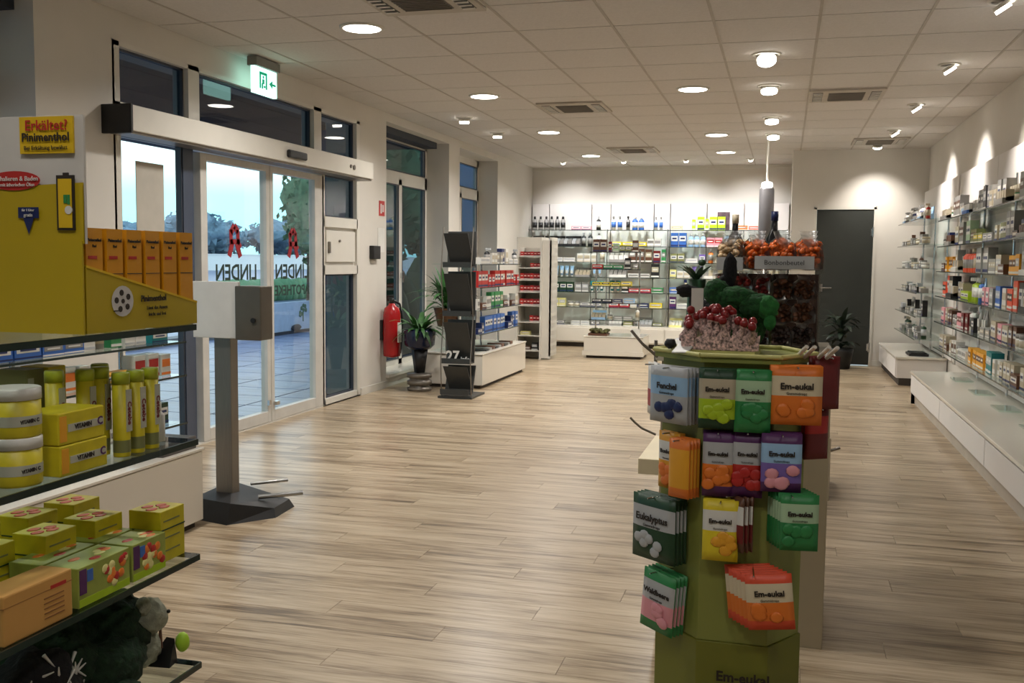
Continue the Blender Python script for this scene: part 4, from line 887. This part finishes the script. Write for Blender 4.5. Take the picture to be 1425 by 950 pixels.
# cold remedy counter display
t=T('counter_display','large yellow cardboard cold remedy display with printed header card','display',(-1.3,1.5,1.18)); ox,oy,oz=-1.3,1.5,1.18
yF=1.40
MB().box(-1.50,-1.115,yF,yF+.004,1.18,1.335).build('front_panel',M_y1,t)
MB().box(-1.50,-1.112,yF+.006,yF+.011,1.33,1.54).build('header_card',M_gw,t)
MB().add([(-1.50,yF+.002,1.33),(-1.112,yF+.002,1.33),(-1.112,yF+.002,1.43),(-1.24,yF+.002,1.425),(-1.50,yF+.002,1.40)],[(0,1,2,3,4)]).add([(-1.50,yF+.004,1.33),(-1.112,yF+.004,1.33),(-1.112,yF+.004,1.43),(-1.24,yF+.004,1.425),(-1.50,yF+.004,1.40)],[(4,3,2,1,0)]).build('yellow_print',M_y1,t)
MB().box(-1.232,-1.128,yF+.001,yF+.005,1.478,1.538).build('yellow_label',M_y3,t)
text('Erkältet?',.024,M_redink,t,(-1.178-ox,yF-oy-.001,1.523-oz),FRONT,bold=.0002); text('Pinimenthol',.0195,M_ink,t,(-1.18-ox,yF-oy-.001,1.504-oz),FRONT,bold=.0004)
text('Bei Erkältung bewährt',.0095,M_ink,t,(-1.18-ox,yF-oy-.001,1.487-oz),FRONT)
q=MB(); q.add([(-1.245+.052*math.cos(a_*PI/12),yF+.0005,1.434+.016*math.sin(a_*PI/12)) for a_ in range(24)],[tuple(range(24))]); q.build('red_oval',M_redink,t)
text('Inhalieren & Baden',.011,MATS['white'],t,(-1.238-ox,yF-oy-.001,1.437-oz),FRONT); text('mit ätherischen Ölen',.008,MATS['white'],t,(-1.238-ox,yF-oy-.001,1.427-oz),FRONT)
q=MB().box(-1.161,-1.127,yF-.001,yF+.002,1.352,1.442).box(-1.148,-1.138,yF-.001,yF+.002,1.442,1.446); q.build('printed_bottle',M_ink,t)
MB().box(-1.157,-1.131,yF-.002,yF-.001,1.356,1.436).build('bottle_label',M_y3,t)
q=MB().rod((-1.137,yF-.001,1.385),(-1.137,yF-.003,1.385),.007,12); q.build('round_mark',MATS['white'],t)
MB().box(-1.146,-1.140,yF-.003,yF-.002,1.396,1.410).box(-1.139,-1.134,yF-.003,yF-.002,1.394,1.410).build('green_print',MATS['green'],t)
MB().add([(-1.238,yF-.0005,1.372),(-1.197,yF-.0005,1.372),(-1.197,yF-.0005,1.390),(-1.238,yF-.0005,1.390),(-1.228,yF-.0005,1.372),(-1.207,yF-.0005,1.372),(-1.2175,yF-.0005,1.345)],[(0,1,2,3),(4,6,5)]).build('blue_arrow',MATS['navy'],t)
text('für 1 Liter',.006,MATS['white'],t,(-1.2175-ox,yF-oy-.0015,1.385-oz),FRONT); text('gratis',.008,MATS['white'],t,(-1.2175-ox,yF-oy-.0015,1.377-oz),FRONT)
# side tray
xs_=-1.118
MB().prismx([(yF+.012,1.18),(1.735,1.18),(1.735,1.222),(yF+.012,1.293)],xs_-.003,xs_).build('side_panel',M_y1,t)
MB().prismx([(yF+.012,1.291),(1.735,1.220),(1.735,1.224),(yF+.012,1.295)],xs_-.004,xs_+.001).build('side_rim',M_y3,t)
MB().box(-1.50,xs_-.003,1.73,1.735,1.18,1.222).box(-1.50,-1.497,yF+.012,1.735,1.18,1.30).box(-1.5,xs_-.003,yF+.012,1.735,1.18,1.184).build('tray_body',M_y1,t)
q=MB().add([(xs_+.001,1.505+.03*math.cos(a_*PI/10),1.232+.027*math.sin(a_*PI/10)) for a_ in range(20)],[tuple(range(20))]); q.build('round_emblem',mat('emblem grey',(196,192,188),.5),t)
q=MB()
for a_ in range(5):
    an=a_*1.26+.5; q.rod((xs_+.001,1.505+.017*math.cos(an),1.232+.015*math.sin(an)),(xs_+.002,1.505+.017*math.cos(an),1.232+.015*math.sin(an)),.0055,8)
q.rod((xs_+.001,1.505,1.232),(xs_+.0025,1.505,1.232),.004,8).box(xs_+.001,xs_+.002,1.48,1.50,1.2145,1.2165); q.build('emblem_print',M_ink,t)
text('Pinimenthol',.016,M_ink,t,(xs_+.001-ox,1.595-oy,1.234-oz),RIGHTF,bold=.0003); text('Lässt das Atmen',.0095,M_ink,t,(xs_+.001-ox,1.605-oy,1.217-oz),RIGHTF); text('leicht und frei',.0095,M_ink,t,(xs_+.001-ox,1.605-oy,1.205-oz),RIGHTF)
# remedy cartons in the tray
me=MB().box(-.021,.021,-.030,.030,0,.172).mesh('bath_carton',M_y2)
mb_=MB().box(-.018,.024-.002,-.0305,-.030,.135,.14).mesh('print_line',M_ink)
carto=None
cols=['first','second','third','fourth','fifth','sixth']
for k in range(6):
    for r_ in range(3):
        x=xs_-.032-r_*.064; y=1.437+k*.0535
        t=T('remedy_carton',f'{cols[k]} amber remedy carton from the header card, {("outer","middle","inner")[r_]} row','carton',(x,y,1.185),PI/2)
        link('carton_body',MB().box(-.0255,.0255,-.030,.030,0,.170).mesh('carton_body',M_y2) if carto is None else carto,t) if False else link('carton_body',me if carto is None else me,t,(0,0,0))
        if r_==0:
            text('Pinimenthol',.0075,M_ink,t,(0,-.0305,.152),FRONT,bold=.0002); text('Bad',.007,M_ink,t,(0,-.0305,.142),FRONT); 
            link('red_stripe',PK.setdefault('rs',MB().box(-.016,.006,-.0308,-.030,.120,.1255).mesh('red_stripe',M_redink)),t); link('flap_line',PK.setdefault('fl',MB().box(-.021,.021,-.0306,-.030,.094,.0955).mesh('flap_line',M_shadowgap)),t)
# second shelf: tubs, vitamin boxes, effervescent tubes
M_vy=mat('vitamin yellow',(198,182,30),.45,vary=.12,scale=30); M_vw=mat('label grey white',(176,176,160),.5)
def tub(x,y,z,label):
    t=T('vitamin_tub',label,'tub',(x,y,z))
    MB().lathe(0,0,[(.036,0),(.038,.004),(.038,.058)],22).build('body',M_vy,t,local=True); MB().lathe(0,0,[(.039,.058),(.039,.074),(.037,.076)],22).build('lid',MATS['white'],t,local=True)
    MB().lathe(0,0,[(.0385,.018),(.0385,.034)],22,cap=False).build('label_band',M_vw,t,local=True)
    text('VITAMIN C',.008,M_ink,t,(.0383,-.012,.026),RIGHTF,bold=.0003)
tub(-1.145,1.275,.955,'lower yellow vitamin tub with white lid on the second glass shelf'); tub(-1.145,1.275,1.031,'upper yellow vitamin tub stacked at the left of the second shelf')
def vbox(x,y,z,w_,d_,h_,label,txt,sz,group=None,top=None):
    t=T('vitamin_box',label,'box',(x,y,z),PI/2,group)
    MB().box(-w_/2,w_/2,-d_/2,d_/2,0,h_).build('carton',M_vy,t,.002,local=True)
    MB().box(-w_*.30,w_*.47,-d_/2-.0008,-d_/2,h_*.38,h_*.62).build('label_band',M_vw,t,local=True)
    text(txt,sz,M_ink,t,(w_*.02,-d_/2-.0012,h_*.5),FRONT,bold=.0003); text('C',sz*1.8,MATS['purple'],t,(w_*.39,-d_/2-.0012,h_*.52),FRONT,bold=.0005)
    MB().box(-w_*.47,-w_*.33,-d_/2-.0008,-d_/2,h_*.1,h_*.9).build('orange_strip',MATS['amber'],t,local=True)
    if top: MB().blob((0,0,h_),(w_*.3,d_*.2,.0008),amp=.3).build('fruit_print',MATS['orange'],t,local=True)
    return t
vbox(-1.145,1.385,.955,.115,.075,.050,'lower yellow vitamin carton beside the tubs on the second shelf','VITAMIN',.0105); vbox(-1.147,1.383,1.006,.112,.075,.052,'upper yellow vitamin carton stacked beside the tubs','VITAMIN',.0105)
def etube(x,y,z,label,h_=.150,group=None):
    t=T('tablet_tube',label,'tube',(x,y,z),0,group)
    MB().lathe(0,0,[(.0145,0),(.015,.002),(.015,h_-.02)],16).build('body',M_vy,t,local=True); MB().lathe(0,0,[(.0158,h_-.02),(.0158,h_-.002),(.014,h_)],16).build('cap',mat('tube cap lime',(168,176,40),.4),t,local=True)
    MB().box(.0140,.0156,-.006,.009,.045,h_-.03).build('label_strip',M_vw,t,local=True)
    o=text('Cetebe',.014,MATS['dark_red'],t,(.0158,.002,h_*.52),(0,PI/2,0),bold=.0004); o.rotation_euler=Euler((0,-PI/2,0)).to_matrix().to_euler(); o.rotation_euler=(Matrix(((0,0,1),(0,1,0),(0,0,1)))).to_3x3().to_euler() if False else Matrix(((0,0,1),(0,1,0),(-1,0,0))).to_euler()
    o.rotation_euler=Matrix(((0,0,1),(0,1,0),(1,0,0))).to_euler() if False else Matrix(((0,0,1),(0,1,0),(-1,0,0))).to_euler()
    MB().lathe(0,0,[(.0152,.008),(.0152,.03)],16,cap=False).build('lower_band',MATS['olive'],t,local=True)
for i,y in enumerate((1.512,1.553,1.596)): etube(-1.130,y,.955,f'{("left","middle","right")[i]} of three yellow effervescent tubes at the shelf edge')
for i,(x,y) in enumerate(((-1.175,1.475),(-1.175,1.515),(-1.21,1.44),(-1.21,1.56))): etube(x,y,.955,f'yellow effervescent tube of the rear row, {("second from left","third from left","leftmost","rightmost")[i]}',.158,'rear effervescent tubes')
for i,(y,c_) in enumerate(((1.415,'olive'),(1.47,'yellow'))): 
    t=T('slim_box',f'tall {("olive","yellow")[i]} box standing behind the vitamin cartons','box',(-1.30,y+.05,.955)); MB().box(-.03,.03,-.022,.022,0,.155).build('carton',MATS[c_],t,local=True); MB().box(.03,.0308,-.018,-.004,.02,.14).build('white_strip',M_vw,t,local=True)
for i in range(5):
    t=T('small_bottle',f'{("teal","green","grey","white","beige")[i]} small bottle at the far end of the second shelf','bottle',(-1.16-.06*(i%3),1.64+.02*(i//3),.955)); MB().lathe(0,0,[(.014,0),(.014,.05),(.006,.06)],12).build('body',MATS[("teal","green","grey","white","beige")[i]],t,local=True); MB().lathe(0,0,[(.008,.06),(.008,.075)],8).build('cap',MATS['white'],t,local=True)
# third shelf: tea cubes, fruit cartons
for i,(x,y) in enumerate(((-1.165,1.66),(-1.24,1.57),(-1.255,1.46),(-1.29,1.35),(-1.30,1.25),(-1.36,1.66),(-1.37,1.55),(-1.40,1.44),(-1.42,1.33),(-1.42,1.2))):
    w_=.078
    pos_=['right end','second from the right end','third from the right end','fourth from the right end','left end'][i%5]
    t=T('tea_box',f'yellow tea box, {pos_}, {("front","rear")[i//5]} row, third shelf','box',(x,y,.725),PI/2)
    MB().box(-w_/2,w_/2,-.035,.035,0,.10).build('carton',M_vy,t,.0015,local=True); MB().box(-w_/2-.0006,w_/2+.0006,-.0358,.0355,.062,.0645).build('dark_line',MATS['dark_green'],t,local=True)
    q=MB()
    for k in range(4): q.blob((.018*math.cos(k*1.7)-.005,.016*math.sin(k*1.7),.1003),(.014,.010,.0008),seed=k,amp=.3,u=10,v=4)
    q.build('fruit_print',mat('print orange red',(206,84,30),.5),t,local=True)
    for z_ in (.02,.045,.078): link('print_line',PK.setdefault('pl',MB().box(-.030,.022,-.0356,-.035,0,.003).mesh('print_line',MATS['olive'])),t,(0,0,z_))
M_fr=mat('fruit carton',(150,160,70),.5,vary=.15,scale=20)
for i,(y,L_) in enumerate(((1.435,.135),(1.56,.10))):
    for r_ in range(2):
        t=T('fruit_tea_box',f'{("nearer","farther")[i]} fruit tea carton with colourful print, {("front","back")[r_]} row of the third shelf','box',(-1.145-.072*r_,y,.725),PI/2)
        MB().box(-L_/2,L_/2,-.033,.033,0,.068).build('carton',M_fr,t,.0015,local=True)
        MB().box(-L_/2+.002,L_/2-.002,-.0336,-.033,0.001,.014).build('green_strip',MATS['lime'],t,local=True)
        MB().box(-L_/2+.003,-L_/2+.020,-.034,-.033,.022,.064).build('plum_block',MATS['purple'],t,local=True)
        MB().box(-L_/2+.022,-L_/2+.036,-.034,-.033,.040,.060).build('blue_block',MATS['blue'],t,local=True)
        rg_=random.Random(i)
        for nm,mm,n_ in (('orange_fruit','orange',5),('red_fruit','red',4),('yellow_fruit','pale_yellow',5)):
            q=MB()
            for k in range(n_): q.blob((rg_.uniform(-.15,.45)*L_,-.0332,rg_.uniform(.018,.056)),(.009,.0015,.008),seed=k,u=8,v=5)
            for k in range(2): q.blob((rg_.uniform(-.4,.4)*L_,rg_.uniform(-.02,.02),.068),(.014,.008,.0008),seed=k,u=8,v=5)
            q.build(nm,MATS[mm],t,local=True)['kind']='stuff'
t=T('kraft_carton','tan cardboard carton at the left front corner of the third shelf','box',(-1.135,1.27,.725),PI/2)
MB().box(-.075,.075,-.03,.03,0,.078).build('carton',mat('kraft orange',(196,146,76),.6,vary=.06),t,.003,local=True)
MB().box(-.0755,.0755,-.0302,.0302,.058,.0595).build('lid_seam',mat('kraft seam',(150,104,50),.6),t,local=True)
for k in range(5): link('print_line',PK.setdefault('kl',MB().box(0,.045,-.0306,-.030,0,.002).mesh('print_line',mat('kraft ink',(130,86,46),.6))),t,(.01,0,.014+.008*k))
link('red_line',PK.setdefault('krl',MB().box(.025,.06,-.0306,-.030,.058,.064).mesh('red_line',M_redink)),t)
# bottom shelf: plush animals
M_gp=mat('dark green plush',(22,44,24),.95,vary=.45,scale=60,bump=.9); M_wp=mat('pale grey plush',(148,150,132),.95,vary=.25,scale=70,bump=.7)
t=T('plush_toy','big dark green plush animal slumped on the lowest front shelf','plush toy',(-1.28,1.55,.505))
q=MB().blob((-1.27,1.49,.575),(.10,.13,.075),seed=1,amp=.25,u=28,v=18).blob((-1.24,1.59,.60),(.085,.07,.08),seed=2,amp=.2,u=24,v=16).blob((-1.18,1.54,.555),(.05,.08,.05),seed=3,amp=.2,u=20,v=14); q.build('body',M_gp,t)
q=MB().blob((-1.28,1.63,.67),(.035,.05,.035),seed=5,amp=.2,u=16,v=12); q.build('head',M_gp,t)
MB().blob((-1.135,1.49,.525),(.035,.05,.02),seed=6,amp=.2,u=16,v=12).build('paw',M_gp,t)
t=T('plush_toy','pale grey plush animal with a black eye beside the dark green one','plush toy',(-1.24,1.70,.505))
MB().blob((-1.20,1.645,.548),(.042,.040,.045),seed=9,amp=.15,u=20,v=14).build('body',M_wp,t); MB().blob((-1.175,1.640,.612),(.036,.036,.036),seed=10,amp=.15,u=20,v=14).build('head',M_wp,t)
MB().blob((-1.165,1.612,.642),(.014,.016,.018),seed=11,u=12,v=8).build('ear',M_wp,t); MB().blob((-1.143,1.660,.618),(.004,.004,.004),amp=0,u=10,v=8).build('eye',M_black,t)
t=T('plush_toy','small black toy with a neon green ball at the shelf end','plush toy',(-1.17,1.69,.505))
MB().add([(-1.19,1.65,.505),(-1.14,1.655,.505),(-1.145,1.69,.505),(-1.185,1.69,.505),(-1.15,1.688,.552),(-1.165,1.684,.555)],[(3,2,1,0),(0,1,4,5),(1,2,4),(2,3,5,4),(3,0,5)]).build('body',M_black,t)
MB().blob((-1.135,1.693,.545),(.014,.014,.020),amp=.05).build('green_ball',mat('neon green',(170,210,50),.5),t)
MB().rod((-1.165,1.664,.54),(-1.17,1.672,.615),.0045,6,0,.001).build('thin_tail',MATS['brown'],t)
t=T('plush_toy','black and white striped plush at the left of the lowest shelf','plush toy',(-1.2,1.34,.505))
MB().blob((-1.20,1.36,.575),(.07,.075,.07),seed=13,amp=.2,u=22,v=16).build('body',M_bp,t)
q=MB(); rg5=random.Random(2)
for i in range(34):
    a_=rg5.uniform(-1.2,1.0); b_=rg5.uniform(-1.2,1.0); p=Vector((-1.20+.072*math.cos(a_)*math.cos(b_),1.36+.078*math.sin(a_),.575+.072*math.sin(b_)*math.cos(a_))); dv=Vector((.25,rg5.uniform(-1,1),rg5.uniform(-1,1))).normalized()*.016
    q.rod(p-dv,p+dv,.0035,5,0,.001)
q.build('white_tufts',MATS['white'],t)
